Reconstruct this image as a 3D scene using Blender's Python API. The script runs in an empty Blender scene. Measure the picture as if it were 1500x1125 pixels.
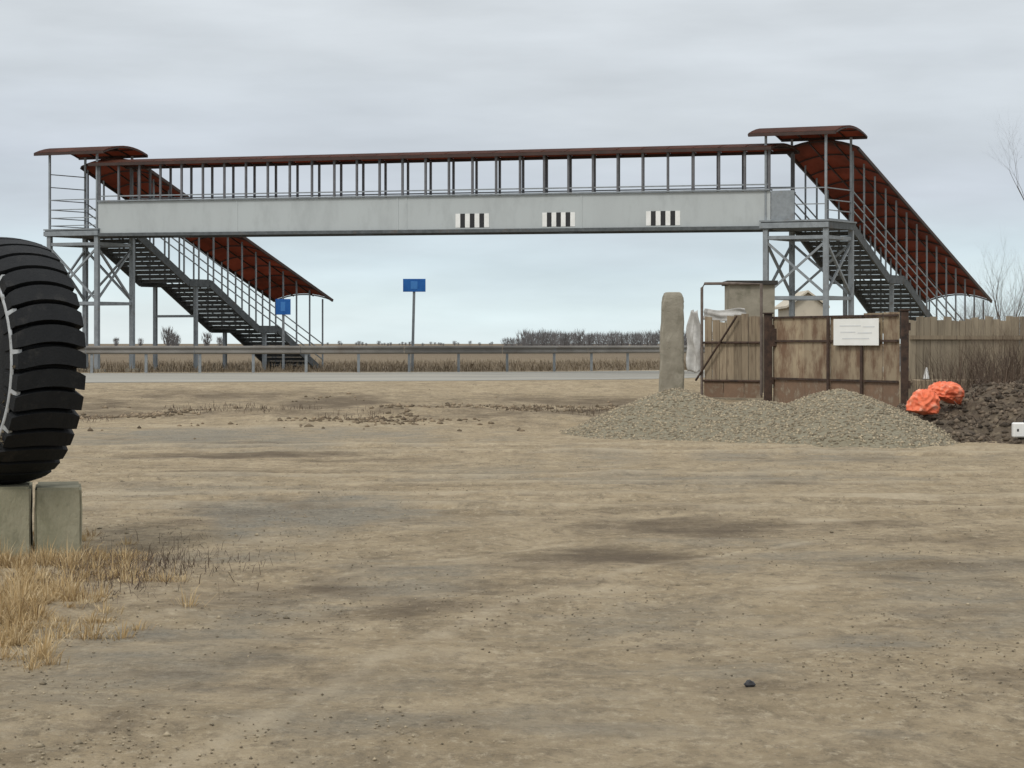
import bpy, bmesh, math, random
import numpy as np
from mathutils import Vector, Matrix
random.seed(7); RNG = np.random.default_rng(11)
R = math.radians
scene = bpy.context.scene
C = scene.collection

# ------------------------------------------------------------------ camera
F = 3400.0            # focal length in photo pixels (photo 1500 wide)
EYE = 1.6; HOR = 503.0
cam_d = bpy.data.cameras.new('camera'); cam = bpy.data.objects.new('camera', cam_d); C.objects.link(cam)
cam.location = (0, 0, EYE); cam.rotation_euler = (R(90), 0, 0)
cam_d.sensor_width = 36; cam_d.lens = 36*F/1500; cam_d.shift_y = -(562.5-HOR)/1500
cam_d.clip_start = 0.3; cam_d.clip_end = 9000
scene.camera = cam

# ------------------------------------------------------------------ world and sun
SUN_EL, SUN_AZ = 48.0, -150.0      # azimuth measured from +Y towards +X
w = bpy.data.worlds.new('World'); scene.world = w; w.use_nodes = True
nt = w.node_tree; nt.nodes.clear()
def N(t, typ, **kw):
    n = t.nodes.new(typ)
    for k, v in kw.items(): setattr(n, k, v)
    return n
out = N(nt, 'ShaderNodeOutputWorld'); bg = N(nt, 'ShaderNodeBackground')
sky = N(nt, 'ShaderNodeTexSky', sky_type='NISHITA'); sky.sun_disc = False
sky.sun_elevation = R(SUN_EL); sky.sun_rotation = R(SUN_AZ)
sk = N(nt, 'ShaderNodeVectorMath', operation='SCALE'); sk.inputs['Scale'].default_value = 0.10
nt.links.new(sky.outputs[0], sk.inputs[0])
tc = N(nt, 'ShaderNodeTexCoord')
sep = N(nt, 'ShaderNodeSeparateXYZ'); nt.links.new(tc.outputs['Generated'], sep.inputs[0])
# cloud deck: long soft rolls, seen edge on towards the horizon
mp = N(nt, 'ShaderNodeMapping'); mp.inputs['Scale'].default_value = (2.2, 2.2, 11.0)
nt.links.new(tc.outputs['Generated'], mp.inputs[0])
n1 = N(nt, 'ShaderNodeTexNoise'); n1.inputs['Scale'].default_value = 2.1; n1.inputs['Detail'].default_value = 5; n1.inputs['Roughness'].default_value = .45
nt.links.new(mp.outputs[0], n1.inputs[0])
# edge of the deck: elevation shifted by noise
add = N(nt, 'ShaderNodeMath', operation='MULTIPLY_ADD'); add.inputs[1].default_value = 0.075
nt.links.new(n1.outputs[0], add.inputs[0]); nt.links.new(sep.outputs['Z'], add.inputs[2])
cr = N(nt, 'ShaderNodeValToRGB'); e = cr.color_ramp
e.elements[0].position = 0.028; e.elements[0].color = (.80, .88, .89, 1)
e.elements[1].position = 0.75; e.elements[1].color = (1.12, 1.14, 1.16, 1)
for p, c in ((.055, (.72, .84, .87, 1)), (.078, (.62, .73, .79, 1)), (.105, (.565, .615, .685, 1)), (.150, (.615, .66, .705, 1)), (.19, (.66, .70, .735, 1)), (.28, (.70, .735, .76, 1))):
    x = e.elements.new(p); x.color = c
nt.links.new(add.outputs[0], cr.inputs[0])
n2 = N(nt, 'ShaderNodeTexNoise'); n2.inputs['Scale'].default_value = 5; n2.inputs['Detail'].default_value = 6
nt.links.new(mp.outputs[0], n2.inputs[0])
m2 = N(nt, 'ShaderNodeMapRange'); m2.inputs['From Min'].default_value = .3; m2.inputs['From Max'].default_value = .7
m2.inputs['To Min'].default_value = .96; m2.inputs['To Max'].default_value = 1.13
nt.links.new(n2.outputs[0], m2.inputs[0])
sc = N(nt, 'ShaderNodeVectorMath', operation='SCALE'); nt.links.new(cr.outputs[0], sc.inputs[0]); nt.links.new(m2.outputs[0], sc.inputs['Scale'])
mx = N(nt, 'ShaderNodeMix', data_type='RGBA'); mx.inputs[0].default_value = .93
nt.links.new(sk.outputs[0], mx.inputs[6]); nt.links.new(sc.outputs[0], mx.inputs[7])
nt.links.new(mx.outputs[2], bg.inputs[0]); bg.inputs[1].default_value = 1.0
nt.links.new(bg.outputs[0], out.inputs[0])

sun_d = bpy.data.lights.new('sun', 'SUN'); sun = bpy.data.objects.new('sun', sun_d); C.objects.link(sun)
sun_d.energy = 1.5; sun_d.angle = R(14); sun_d.color = (1, .96, .9)
sd = Vector((math.sin(R(SUN_AZ))*math.cos(R(SUN_EL)), math.cos(R(SUN_AZ))*math.cos(R(SUN_EL)), math.sin(R(SUN_EL))))
sun.rotation_euler = sd.to_track_quat('Z', 'Y').to_euler()
sun.location = (0, 0, 40)

vs = scene.view_settings
vs.view_transform = 'Standard'; vs.look = 'None'; vs.gamma = 1; vs.exposure = 0.0; vs.use_curve_mapping = False
scene.render.resolution_x = 1024; scene.render.resolution_y = 768

# ------------------------------------------------------------------ helpers
def PX(px, py, d):
    return Vector(((px-750)/F*d, d, EYE-(py-HOR)/F*d))
def G(px, py, z=0.0):
    d = (EYE-z)*F/(py-HOR); return Vector(((px-750)/F*d, d, z))

_perm = RNG.random((256, 256))
def vnoise(x, y):
    xi = np.floor(x).astype(int); yi = np.floor(y).astype(int); fx = x-xi; fy = y-yi
    fx = fx*fx*(3-2*fx); fy = fy*fy*(3-2*fy)
    a = _perm[xi % 256, yi % 256]; b = _perm[(xi+1) % 256, yi % 256]
    c = _perm[xi % 256, (yi+1) % 256]; d = _perm[(xi+1) % 256, (yi+1) % 256]
    return (a*(1-fx)+b*fx)*(1-fy)+(c*(1-fx)+d*fx)*fy
def fbm(x, y, o=4):
    x = np.asarray(x, float); y = np.asarray(y, float); s = 0; a = .5
    for i in range(o):
        s = s+a*vnoise(x+17.3*i, y+9.1*i); x = x*2.03; y = y*2.03; a *= .5
    return s

class MB:
    def __init__(s): s.v = []; s.f = []
    def box(s, pts):            # 8 points: bottom ring of 4, top ring of 4
        b = len(s.v); s.v += [tuple(p) for p in pts]
        s.f += [(b+3, b+2, b+1, b), (b+4, b+5, b+6, b+7)]+[(b+i, b+(i+1) % 4, b+4+(i+1) % 4, b+4+i) for i in range(4)]
    def cube(s, x0, x1, y0, y1, z0, z1):
        s.box([(x0, y0, z0), (x1, y0, z0), (x1, y1, z0), (x0, y1, z0), (x0, y0, z1), (x1, y0, z1), (x1, y1, z1), (x0, y1, z1)])
    def beam(s, p, q, wd, ht, up=(0, 0, 1)):
        p = Vector(p); q = Vector(q); d = (q-p).normalized(); up = Vector(up)
        if abs(d.dot(up)) > .95: up = Vector((0.92, -.38, 0))
        a = d.cross(up).normalized()*wd/2; b = a.cross(d).normalized()*ht/2
        s.box([p-a-b, p+a-b, p+a+b, p-a+b, q-a-b, q+a-b, q+a+b, q-a+b])
    def tube(s, pts, rad, n=8, cap=True):
        rings = []
        for i, p in enumerate(pts):
            p = Vector(p); t = (Vector(pts[min(i+1, len(pts)-1)])-Vector(pts[max(i-1, 0)])).normalized()
            u = Vector((0, 0, 1)) if abs(t.z) < .9 else Vector((1, 0, 0))
            a = t.cross(u).normalized(); b = a.cross(t)
            r = rad[i] if isinstance(rad, (list, tuple)) else rad
            st = len(s.v); rings.append(st)
            for k in range(n):
                an = 2*math.pi*k/n; s.v.append(tuple(p+a*math.cos(an)*r+b*math.sin(an)*r))
        for i in range(len(rings)-1):
            for k in range(n):
                s.f.append((rings[i]+k, rings[i]+(k+1) % n, rings[i+1]+(k+1) % n, rings[i+1]+k))
        if cap:
            s.f.append(tuple(rings[0]+k for k in range(n))[::-1]); s.f.append(tuple(rings[-1]+k for k in range(n)))
    def build(s, name, mat, parent=None, smooth=False, bevel=0, fix=True):
        me = bpy.data.meshes.new(name)
        off = parent_world(parent) if parent else Vector((0, 0, 0))
        v = [(a-off.x, b-off.y, c-off.z) for a, b, c in s.v]
        me.from_pydata(v, [], s.f)
        if fix:
            bm = bmesh.new(); bm.from_mesh(me); bmesh.ops.recalc_face_normals(bm, faces=bm.faces)
            if bevel: bmesh.ops.bevel(bm, geom=bm.edges[:], offset=bevel, segments=1, affect='EDGES')
            bm.to_mesh(me); bm.free()
        if smooth: me.polygons.foreach_set('use_smooth', [True]*len(me.polygons))
        me.materials.append(mat)
        o = bpy.data.objects.new(name, me); C.objects.link(o)
        if parent: o.parent = parent
        return o
def parent_world(p):
    v = Vector((0, 0, 0))
    while p: v += p.location; p = p.parent
    return v
def tag(o, label=None, cat=None, group=None, kind=None):
    if label: o['label'] = label
    if cat: o['category'] = cat
    if group: o['group'] = group
    if kind: o['kind'] = kind
    return o
def thing(name, loc, label, cat, group=None):
    o = bpy.data.objects.new(name, None); C.objects.link(o); o.location = loc; o.empty_display_size = .2
    return tag(o, label, cat, group)
def recentre(o):
    """move a one-mesh thing's origin to its base"""
    me = o.data; co = np.empty(len(me.vertices)*3); me.vertices.foreach_get('co', co); co = co.reshape(-1, 3)
    c = np.array([(co[:, 0].min()+co[:, 0].max())/2, (co[:, 1].min()+co[:, 1].max())/2, co[:, 2].min()])
    me.vertices.foreach_set('co', (co-c).ravel()); o.location = Vector(c)+o.location; return o

# ------------------------------------------------------------------ materials
def mat(name, c1, c2=None, rough=.8, scale=6, detail=6, metal=0, bump=0, bscale=30, c3=None, c3amt=.5, c3scale=2, stretch=(1, 1, 1), objrand=0, contrast=(.35, .65), trans=0, spec=.3):
    m = bpy.data.materials.new(name); m.use_nodes = True; t = m.node_tree
    b = t.nodes['Principled BSDF']; b.inputs['Roughness'].default_value = rough; b.inputs['Metallic'].default_value = metal
    b.inputs['Specular IOR Level'].default_value = spec
    tcd = N(t, 'ShaderNodeTexCoord'); geo = N(t, 'ShaderNodeNewGeometry')
    mpn = N(t, 'ShaderNodeMapping'); mpn.inputs['Scale'].default_value = stretch
    t.links.new(geo.outputs['Position'], mpn.inputs[0])
    def noise(sc_, de=6, ro=.6):
        n = N(t, 'ShaderNodeTexNoise'); n.inputs['Scale'].default_value = sc_; n.inputs['Detail'].default_value = de; n.inputs['Roughness'].default_value = ro
        t.links.new(mpn.outputs[0], n.inputs[0]); return n
    na = noise(scale, detail)
    mr = N(t, 'ShaderNodeMapRange'); mr.inputs[1].default_value = contrast[0]; mr.inputs[2].default_value = contrast[1]
    t.links.new(na.outputs[0], mr.inputs[0])
    mxa = N(t, 'ShaderNodeMix', data_type='RGBA'); mxa.inputs[6].default_value = (*c1, 1); mxa.inputs[7].default_value = (*(c2 or c1), 1)
    t.links.new(mr.outputs[0], mxa.inputs[0]); col = mxa.outputs[2]
    if c3:
        nb = noise(c3scale, 8, .7); mrb = N(t, 'ShaderNodeMapRange'); mrb.inputs[1].default_value = 1-c3amt-.08; mrb.inputs[2].default_value = 1-c3amt+.08
        t.links.new(nb.outputs[0], mrb.inputs[0])
        mxb = N(t, 'ShaderNodeMix', data_type='RGBA'); mxb.inputs[7].default_value = (*c3, 1)
        t.links.new(mrb.outputs[0], mxb.inputs[0]); t.links.new(col, mxb.inputs[6]); col = mxb.outputs[2]
    if objrand:
        oi = N(t, 'ShaderNodeObjectInfo'); mro = N(t, 'ShaderNodeMapRange'); mro.inputs[3].default_value = 1-objrand; mro.inputs[4].default_value = 1+objrand
        t.links.new(oi.outputs['Random'], mro.inputs[0])
        ss = N(t, 'ShaderNodeVectorMath', operation='SCALE'); t.links.new(col, ss.inputs[0]); t.links.new(mro.outputs[0], ss.inputs['Scale']); col = ss.outputs[0]
    t.links.new(col, b.inputs['Base Color'])
    if bump:
        nc = noise(bscale, 6); bp = N(t, 'ShaderNodeBump'); bp.inputs['Strength'].default_value = 1; bp.inputs['Distance'].default_value = bump
        t.links.new(nc.outputs[0], bp.inputs['Height']); t.links.new(bp.outputs[0], b.inputs['Normal'])
    if trans:
        tr = N(t, 'ShaderNodeBsdfTranslucent'); t.links.new(col, tr.inputs[0]); ms = N(t, 'ShaderNodeMixShader'); ms.inputs[0].default_value = trans
        t.links.new(b.outputs[0], ms.inputs[1]); t.links.new(tr.outputs[0], ms.inputs[2]); t.links.new(ms.outputs[0], t.nodes['Material Output'].inputs[0])
    return m
M = {}
M['girder'] = mat('grey_painted_steel', (.415, .445, .445), (.385, .41, .41), rough=.55, scale=.8, stretch=(1, 1, .35), c3=(.36, .385, .385), c3amt=.42, c3scale=1.6)
M['steel'] = mat('galvanised_steel', (.275, .30, .315), (.21, .228, .24), rough=.5, scale=5, metal=.35, c3=(.2, .17, .14), c3amt=.33, c3scale=3)
M['dsteel'] = mat('dark_steel', (.11, .12, .125), (.07, .078, .08), rough=.6, scale=5, metal=.2, c3=(.12, .09, .07), c3amt=.35)
M['gsteel'] = mat('dusty_rail_steel', (.22, .21, .19), (.165, .155, .14), rough=.7, scale=1.2, c3=(.15, .13, .11), c3amt=.4, c3scale=.8)
M['psteel'] = mat('dull_post_steel', (.15, .15, .16), (.11, .11, .115), rough=.6, scale=4, metal=.2)
M['grate'] = mat('tread_steel', (.13, .14, .145), (.08, .085, .09), rough=.6, scale=9)
M['poly'] = mat('brown_polycarbonate', (.265, .112, .074), (.22, .092, .062), rough=.45, scale=1.5, objrand=.16, trans=.74, c3=(.165, .076, .053), c3amt=.4, c3scale=1.4)
M['trim'] = mat('brown_trim', (.06, .035, .028), (.04, .026, .022), rough=.5, scale=3)
M['white'] = mat('white_paint', (.78, .78, .76), (.68, .68, .65), rough=.6, scale=3)
M['black'] = mat('black_paint', (.022, .023, .025), (.03, .03, .032), rough=.6)
M['conc'] = mat('concrete', (.30, .275, .22), (.23, .21, .165), rough=.95, scale=3, c3=(.16, .15, .11), c3amt=.4, c3scale=1.6, bump=.01, bscale=25)
M['mossc'] = mat('mossy_concrete', (.29, .27, .19), (.22, .21, .14), rough=.95, scale=4, c3=(.13, .125, .08), c3amt=.42, c3scale=3, bump=.012, bscale=30, stretch=(1, 1, .5))
M['wood'] = mat('weathered_wood', (.28, .225, .155), (.20, .155, .105), rough=.95, scale=6, stretch=(2, 2, .25), objrand=.2, c3=(.12, .085, .06), c3amt=.38, c3scale=3, bump=.004, bscale=50)
M['fencew'] = mat('grey_fence_wood', (.33, .275, .195), (.25, .205, .145), rough=.95, scale=6, stretch=(2, 2, .2), objrand=.16, c3=(.15, .12, .09), c3amt=.38, c3scale=3)
M['sheet'] = mat('old_painted_sheet', (.37, .295, .195), (.27, .21, .14), rough=.8, scale=2.5, objrand=.14, c3=(.17, .105, .065), c3amt=.47, c3scale=2.2, stretch=(1, 1, .45))
M['rust'] = mat('rusty_steel', (.085, .053, .038), (.055, .036, .027), rough=.9, scale=8, c3=(.032, .024, .02), c3amt=.45, c3scale=5)
M['oldpipe'] = mat('old_grey_pipe', (.17, .14, .12), (.11, .085, .07), rough=.85, scale=6)
M['rustsheet'] = mat('rusted_lower_sheet', (.20, .13, .085), (.14, .09, .06), rough=.9, scale=4, objrand=.15, c3=(.26, .21, .15), c3amt=.42, c3scale=4)
M['rubber'] = mat('black_rubber', (.011, .012, .013), (.007, .008, .009), rough=.7, scale=9, c3=(.028, .027, .025), c3amt=.36, c3scale=6, bump=.004, bscale=60, spec=.25)
M['ring'] = mat('pale_painted_ring', (.42, .44, .45), (.30, .31, .31), rough=.6, scale=15, c3=(.12, .115, .1), c3amt=.38, c3scale=8)
M['mud'] = mat('dried_mud', (.13, .105, .07), (.09, .075, .05), rough=1, scale=12, bump=.01)
M['blue'] = mat('blue_sign_face', (.012, .10, .36), (.018, .13, .42), rough=.5, scale=3)
M['lblue'] = mat('pale_blue_print', (.05, .2, .52), (.06, .22, .55), rough=.5)
M['gravel'] = mat('heap_gravel', (.245, .22, .155), (.155, .138, .095), rough=1, scale=14, detail=8, c3=(.20, .175, .12), c3amt=.45, c3scale=1.3, bump=.018, bscale=28)
M['stone'] = mat('pebbles', (.36, .30, .205), (.20, .165, .112), rough=.95, scale=30, contrast=(.3, .7))
M['soil'] = mat('dark_soil', (.115, .088, .06), (.062, .048, .034), rough=1, scale=3, detail=9, c3=(.19, .15, .10), c3amt=.4, c3scale=6, bump=.05, bscale=12)
M['clod'] = mat('soil_clods', (.26, .20, .13), (.12, .092, .062), rough=1, scale=2.5)
M['orange'] = mat('orange_plastic', (.80, .20, .09), (.66, .13, .06), rough=.6, scale=7, c3=(.82, .40, .28), c3amt=.42, c3scale=5)
M['plastic'] = mat('white_plastic', (.62, .61, .58), (.45, .44, .41), rough=.55, scale=6, trans=.2)
M['straw'] = mat('dry_grass', (.50, .36, .17), (.22, .15, .075), rough=.9, scale=19, detail=2, c3=(.60, .50, .32), c3amt=.42, c3scale=27, trans=.25)
M['deadg'] = mat('dead_grass', (.22, .175, .115), (.13, .10, .07), rough=.95, scale=1.5)
M['twig'] = mat('brown_twigs', (.12, .085, .06), (.075, .055, .042), rough=.95, scale=2)
M['bark'] = mat('grey_bark', (.12, .105, .09), (.08, .07, .062), rough=.95, scale=6)
M['fartwig'] = mat('grey_far_twigs', (.20, .19, .19), (.14, .135, .135), rough=1, scale=.3)
M['cream'] = mat('pale_render', (.52, .47, .38), (.45, .41, .33), rough=.9, scale=1.2, c3=(.36, .32, .26), c3amt=.36)
M['dkroof'] = mat('dark_felt_roof', (.05, .047, .042), (.035, .033, .03), rough=.9)
M['paper'] = mat('white_board', (.88, .88, .84), (.82, .82, .77), rough=.6, scale=2)
M['print'] = mat('faded_print', (.66, .68, .68), (.7, .7, .68), rough=.7)
M['asphalt'] = mat('pale_dusty_asphalt', (.29, .28, .245), (.235, .225, .195), rough=.95, scale=.7, detail=8, stretch=(.35, 1, 1), c3=(.335, .315, .265), c3amt=.45, c3scale=.4)
M['line'] = mat('worn_road_paint', (.55, .55, .51), (.42, .42, .38), rough=.8, scale=1.5)

def island_tint(m_, lo, hi):
    t = m_.node_tree; b = t.nodes['Principled BSDF']; src = b.inputs['Base Color'].links[0].from_socket
    g = N(t, 'ShaderNodeNewGeometry'); r = N(t, 'ShaderNodeMapRange'); r.inputs[3].default_value = lo; r.inputs[4].default_value = hi; t.links.new(g.outputs['Random Per Island'], r.inputs[0])
    k = N(t, 'ShaderNodeVectorMath', operation='SCALE'); t.links.new(src, k.inputs[0]); t.links.new(r.outputs[0], k.inputs['Scale']); t.links.new(k.outputs[0], b.inputs['Base Color'])
island_tint(M['stone'], .5, 1.35); island_tint(M['clod'], .55, 1.3)
M['soilclod'] = mat('dark_soil_clods', (.11, .085, .06), (.065, .05, .036), rough=1, scale=3); island_tint(M['soilclod'], .45, 1.9)
# ground material: stains, the ditch's darkness, gravel and ruts come from painted masks (attributes) broken up by noise
def ground_material():
    m = bpy.data.materials.new('dirt_ground'); m.use_nodes = True; t = m.node_tree; b = t.nodes['Principled BSDF']
    b.inputs['Roughness'].default_value = 1; b.inputs['Specular IOR Level'].default_value = .12
    geo = N(t, 'ShaderNodeNewGeometry')
    def noise(sc_, de=6, ro=.6, st=(1, 1, 1)):
        mpn = N(t, 'ShaderNodeMapping'); mpn.inputs['Scale'].default_value = st; t.links.new(geo.outputs['Position'], mpn.inputs[0])
        n = N(t, 'ShaderNodeTexNoise'); n.inputs['Scale'].default_value = sc_; n.inputs['Detail'].default_value = de; n.inputs['Roughness'].default_value = ro
        t.links.new(mpn.outputs[0], n.inputs[0]); return n.outputs[0]
    def rng(s, a, b_, lo=0, hi=1):
        r = N(t, 'ShaderNodeMapRange'); r.inputs[1].default_value = a; r.inputs[2].default_value = b_; r.inputs[3].default_value = lo; r.inputs[4].default_value = hi
        t.links.new(s, r.inputs[0]); return r.outputs[0]
    def mix(f, a, b_):
        x = N(t, 'ShaderNodeMix', data_type='RGBA')
        if hasattr(f, 'links'): t.links.new(f, x.inputs[0])
        else: x.inputs[0].default_value = f
        for s, i in ((a, 6), (b_, 7)):
            if isinstance(s, tuple): x.inputs[i].default_value = (*s, 1)
            else: t.links.new(s, x.inputs[i])
        return x.outputs[2]
    def math_(op, a, b_):
        x = N(t, 'ShaderNodeMath', operation=op)
        for s, i in ((a, 0), (b_, 1)):
            if isinstance(s, (int, float)): x.inputs[i].default_value = s
            else: t.links.new(s, x.inputs[i])
        return x.outputs[0]
    at = N(t, 'ShaderNodeVertexColor'); at.layer_name = 'mask'
    sp = N(t, 'ShaderNodeSeparateColor'); t.links.new(at.outputs[0], sp.inputs[0])
    stain_dark, grav, pale = sp.outputs[0], sp.outputs[1], sp.outputs[2]
    col = mix(rng(noise(.35, 5, .6, (.5, 1, 1)), .35, .65), (.365, .287, .182), (.31, .247, .158))
    col = mix(rng(noise(1.3, 9, .74, (1, .7, 1)), .40, .64), col, (.445, .36, .24))
    col = mix(rng(noise(2.3, 9, .78, (1, .6, 1)), .48, .66, 0, .85), col, (.215, .172, .114))
    col = mix(rng(noise(9, 8, .8, (1, .5, 1)), .50, .68, 0, .9), col, (.175, .142, .096))
    col = mix(rng(noise(15, 7, .8, (1, .5, 1)), .52, .68, 0, .9), col, (.53, .445, .315))
    brk = noise(1.9, 9, .72, (.6, 1, 1))
    gcol = mix(rng(noise(24, 5, .75), .38, .62), (.16, .15, .122), (.31, .285, .23))
    gcol = mix(rng(noise(2.2, 6, .7), .5, .7), gcol, (.265, .222, .16))
    col = mix(rng(math_('ADD', math_('MULTIPLY', grav, .95), math_('MULTIPLY', math_('SUBTRACT', brk, .5), 1.7)), .15, .85, 0, .85), col, gcol)
    col = mix(rng(math_('ADD', pale, math_('MULTIPLY', math_('SUBTRACT', brk, .5), 1.6)), .3, .9, 0, .8), col, (.49, .41, .29))
    brk2 = noise(2.0, 10, .78, (.7, .8, 1))
    col = mix(rng(math_('ADD', stain_dark, math_('MULTIPLY', math_('SUBTRACT', brk2, .5), 2.6)), .12, 1.15, 0, .85), col, (.112, .086, .06))
    # small stones and crumbs
    v = N(t, 'ShaderNodeTexVoronoi'); v.inputs['Scale'].default_value = 26; t.links.new(geo.outputs['Position'], v.inputs[0])
    spk = rng(v.outputs['Distance'], .12, .2, 1, 0)
    gate = rng(noise(2.1, 5), .42, .6)
    rv = N(t, 'ShaderNodeSeparateColor'); t.links.new(v.outputs['Color'], rv.inputs[0])
    spc = mix(rv.outputs[0], (.14, .12, .09), (.43, .39, .31))
    col = mix(math_('MULTIPLY', spk, math_('MULTIPLY', gate, .8)), col, spc)
    t.links.new(col, b.inputs['Base Color'])
    h = math_('ADD', math_('MULTIPLY', noise(4, 9, .72, (.7, 1, 1)), .11), math_('ADD', math_('MULTIPLY', noise(26, 6, .7), .03), math_('MULTIPLY', spk, .006)))
    bp = N(t, 'ShaderNodeBump'); bp.inputs['Strength'].default_value = .9; bp.inputs['Distance'].default_value = 1.0
    t.links.new(h, bp.inputs['Height']); t.links.new(bp.outputs[0], b.inputs['Normal'])
    return m
M['ground'] = ground_material()

# ------------------------------------------------------------------ the lie of the land
NEAR = [(-900, 10), (-80, 57), (-30, 60.5), (-12, 64.6), (-2, 67.8), (4, 70.8), (7.2, 76), (10.6, 83), (20, 97.6), (50, 143), (130, 265), (900, 1440)]
FAR = [(-900, 38), (-80, 80), (-30, 83), (-17, 85.2), (-5, 87.6), (2, 90.2), (7.5, 95), (20, 113), (45, 152), (120, 268), (890, 1445)]
def sm(a, b, x):
    t = np.clip((x-a)/(b-a), 0, 1); return t*t*(3-2*t)
def seg_dist(x, y, poly):
    best = np.full(np.shape(x), 1e9)
    for (ax, ay), (bx, by) in zip(poly[:-1], poly[1:]):
        dx, dy = bx-ax, by-ay; t = np.clip(((x-ax)*dx+(y-ay)*dy)/(dx*dx+dy*dy), 0, 1)
        best = np.minimum(best, np.hypot(x-ax-t*dx, y-ay-t*dy))
    return best
def side(x, y, poly):           # + when y lies beyond the polyline (it is monotone in x)
    px = np.array([p[0] for p in poly]); py = np.array([p[1] for p in poly])
    return y-np.interp(x, px, py)
ROADZ = .5
def gz(x, y, detail=True):
    x = np.asarray(x, float); y = np.asarray(y, float)
    dn = seg_dist(x, y, NEAR); s = side(x, y, NEAR)
    t = np.where(s > 0, 1.0, 1-sm(0, 15, dn))
    z = ROADZ*t
    beyond = (side(x, y, NEAR) > -.6)
    if detail:
        near = np.where(beyond, 0.0, 1.0)*sm(0, 3, dn)
        z = z+near*(.10*(fbm(x*.22, y*.22, 3)-.45)+.07*(fbm(x*.9+5, y*.9, 3)-.45)+.03*(fbm(x*3.1, y*3.1, 3)-.45))
        # wheel ruts that swing across the yard
        for k, (c, a, ph) in enumerate(((26.0, 1.1, .3), (27.9, 1.1, .3), (33.5, .8, 1.2), (35.3, .8, 1.2), (21, 1.6, 2.2), (22.9, 1.6, 2.2))):
            yy = c+a*np.sin(x*.16+ph)-.10*x*(1 if k < 4 else -1)
            q = (y-yy)/.28
            z = z+near*(-.035*np.exp(-q*q)+.022*np.exp(-(np.abs(q)-1.6)**2*2))
        # low bank of pushed-up soil in front of the road, and a small ditch
        bx = np.clip((x+9)/3.5, 0, 1)*np.clip((3.2-x)/3, 0, 1)
        z = z+near*bx*(.34*fbm(x*.8, y*.8, 4)*np.exp(-((y-51)/2.2)**2))
        z = z-near*.22*np.exp(-((x-1.2)/1.6)**2-((y-46.3)/1.3)**2)
    z = z+np.where(y > 110, .0, 0)
    return z
def zat(x, y): return float(gz(np.array([x]), np.array([y]))[0])

def axis(segs):
    r = []
    for a, b, st in segs:
        n = max(1, int(round((b-a)/st))); r += list(np.linspace(a, b, n, endpoint=False))
    return np.array(r+[segs[-1][1]])
xs = axis([(-4000, -400, 600), (-400, -60, 34), (-60, -16, 1.6), (-16, 16, .11), (16, 60, 1.6), (60, 400, 34), (400, 4000, 600)])
ys = axis([(-400, -20, 60), (-20, 4, 2), (4, 24, .10), (24, 56, .16), (56, 100, .6), (100, 400, 20), (400, 6000, 700)])
Xg, Yg = np.meshgrid(xs, ys); Zg = gz(Xg, Yg)
nx, ny = len(xs), len(ys)
me = bpy.data.meshes.new('ground')
co = np.stack([Xg, Yg, Zg], -1).reshape(-1, 3)
i0 = (np.arange(ny-1)[:, None]*nx+np.arange(nx-1)[None]).ravel()
quads = np.stack([i0, i0+1, i0+nx+1, i0+nx], 1)
me.vertices.add(len(co)); me.vertices.foreach_set('co', co.ravel())
me.loops.add(quads.size); me.loops.foreach_set('vertex_index', quads.ravel())
me.polygons.add(len(quads)); me.polygons.foreach_set('loop_start', np.arange(len(quads))*4); me.polygons.foreach_set('loop_total', np.full(len(quads), 4))
me.polygons.foreach_set('use_smooth', np.ones(len(quads), bool)); me.update()
# stains / painted ditch darkness / gravel / pale dust, each an ellipse on the ground
mask = np.zeros((len(co), 4)); mask[:, 3] = 1
def patch(ch, px, py, rx, ry, amt=1, rot=0):
    c = G(px, py); d = c.y; ex = rx*d/F; ey = ry*d*d/(EYE*F)
    dx = co[:, 0]-c.x; dy = co[:, 1]-c.y; cr_, sr = math.cos(rot), math.sin(rot)
    near_ = (np.abs(dx) < 2.6*ex+.3) & (np.abs(dy) < 2.6*ey+.3); wob = np.zeros(len(co))
    wob[near_] = 1.9*(fbm(co[near_, 0]*1.3+px, co[near_, 1]*.55+py, 5)-.47)
    q = np.sqrt(((dx*cr_+dy*sr)/ex)**2+((-dx*sr+dy*cr_)/ey)**2)+wob
    mask[:, ch] = np.maximum(mask[:, ch], amt*np.where(near_, 1-sm(.0, 1.7, q), 0))
for p in ((430, 752, 200, 26, 1.5), (300, 640, 330, 16, .9), (90, 1000, 160, 70, .6), (330, 940, 120, 90, .55), (250, 720, 160, 16, .6), (560, 850, 160, 30, .6), (1050, 700, 300, 18, .55),
          (1120, 668, 330, 12, .5), (1420, 870, 130, 40, .5), (700, 690, 160, 14, .5), (520, 1050, 150, 60, .45), (950, 900, 150, 30, .4)):
    patch(1, *p)
for p in ((880, 812, 150, 14, 1.25), (830, 622, 80, 4, 1.5), (480, 600, 130, 9, .9), (700, 612, 120, 6, .8), (780, 818, 80, 5, .8), (430, 748, 170, 18, .45), (270, 767, 60, 4, .8), (1050, 772, 190, 13, 1.0), (1000, 748, 150, 5, .55), (1400, 790, 160, 9, .8), (1290, 770, 120, 5, .6),  # thin second ellipse paints in the small ditch's darkness, which its relief lacks
          (620, 765, 60, 5, .5), (490, 855, 85, 12, .95), (650, 880, 150, 14, .95), (720, 862, 60, 5, .5), (380, 666, 170, 4, 1.1), (300, 690, 120, 3, .6), (520, 672, 90, 2.5, .6), (230, 860, 60, 10, .6),
          (200, 800, 80, 30, .6), (1450, 850, 90, 12, .5), (790, 999, 35, 4, .7), (430, 1000, 110, 26, .4), (530, 995, 70, 9, .4), (830, 965, 60, 8, .35), (240, 620, 60, 2, .4), (1350, 740, 120, 3, .4), (1000, 850, 80, 5, .35), (350, 852, 60, 4, .5)):
    patch(0, *p)
sr_ = random.Random(3)
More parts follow.
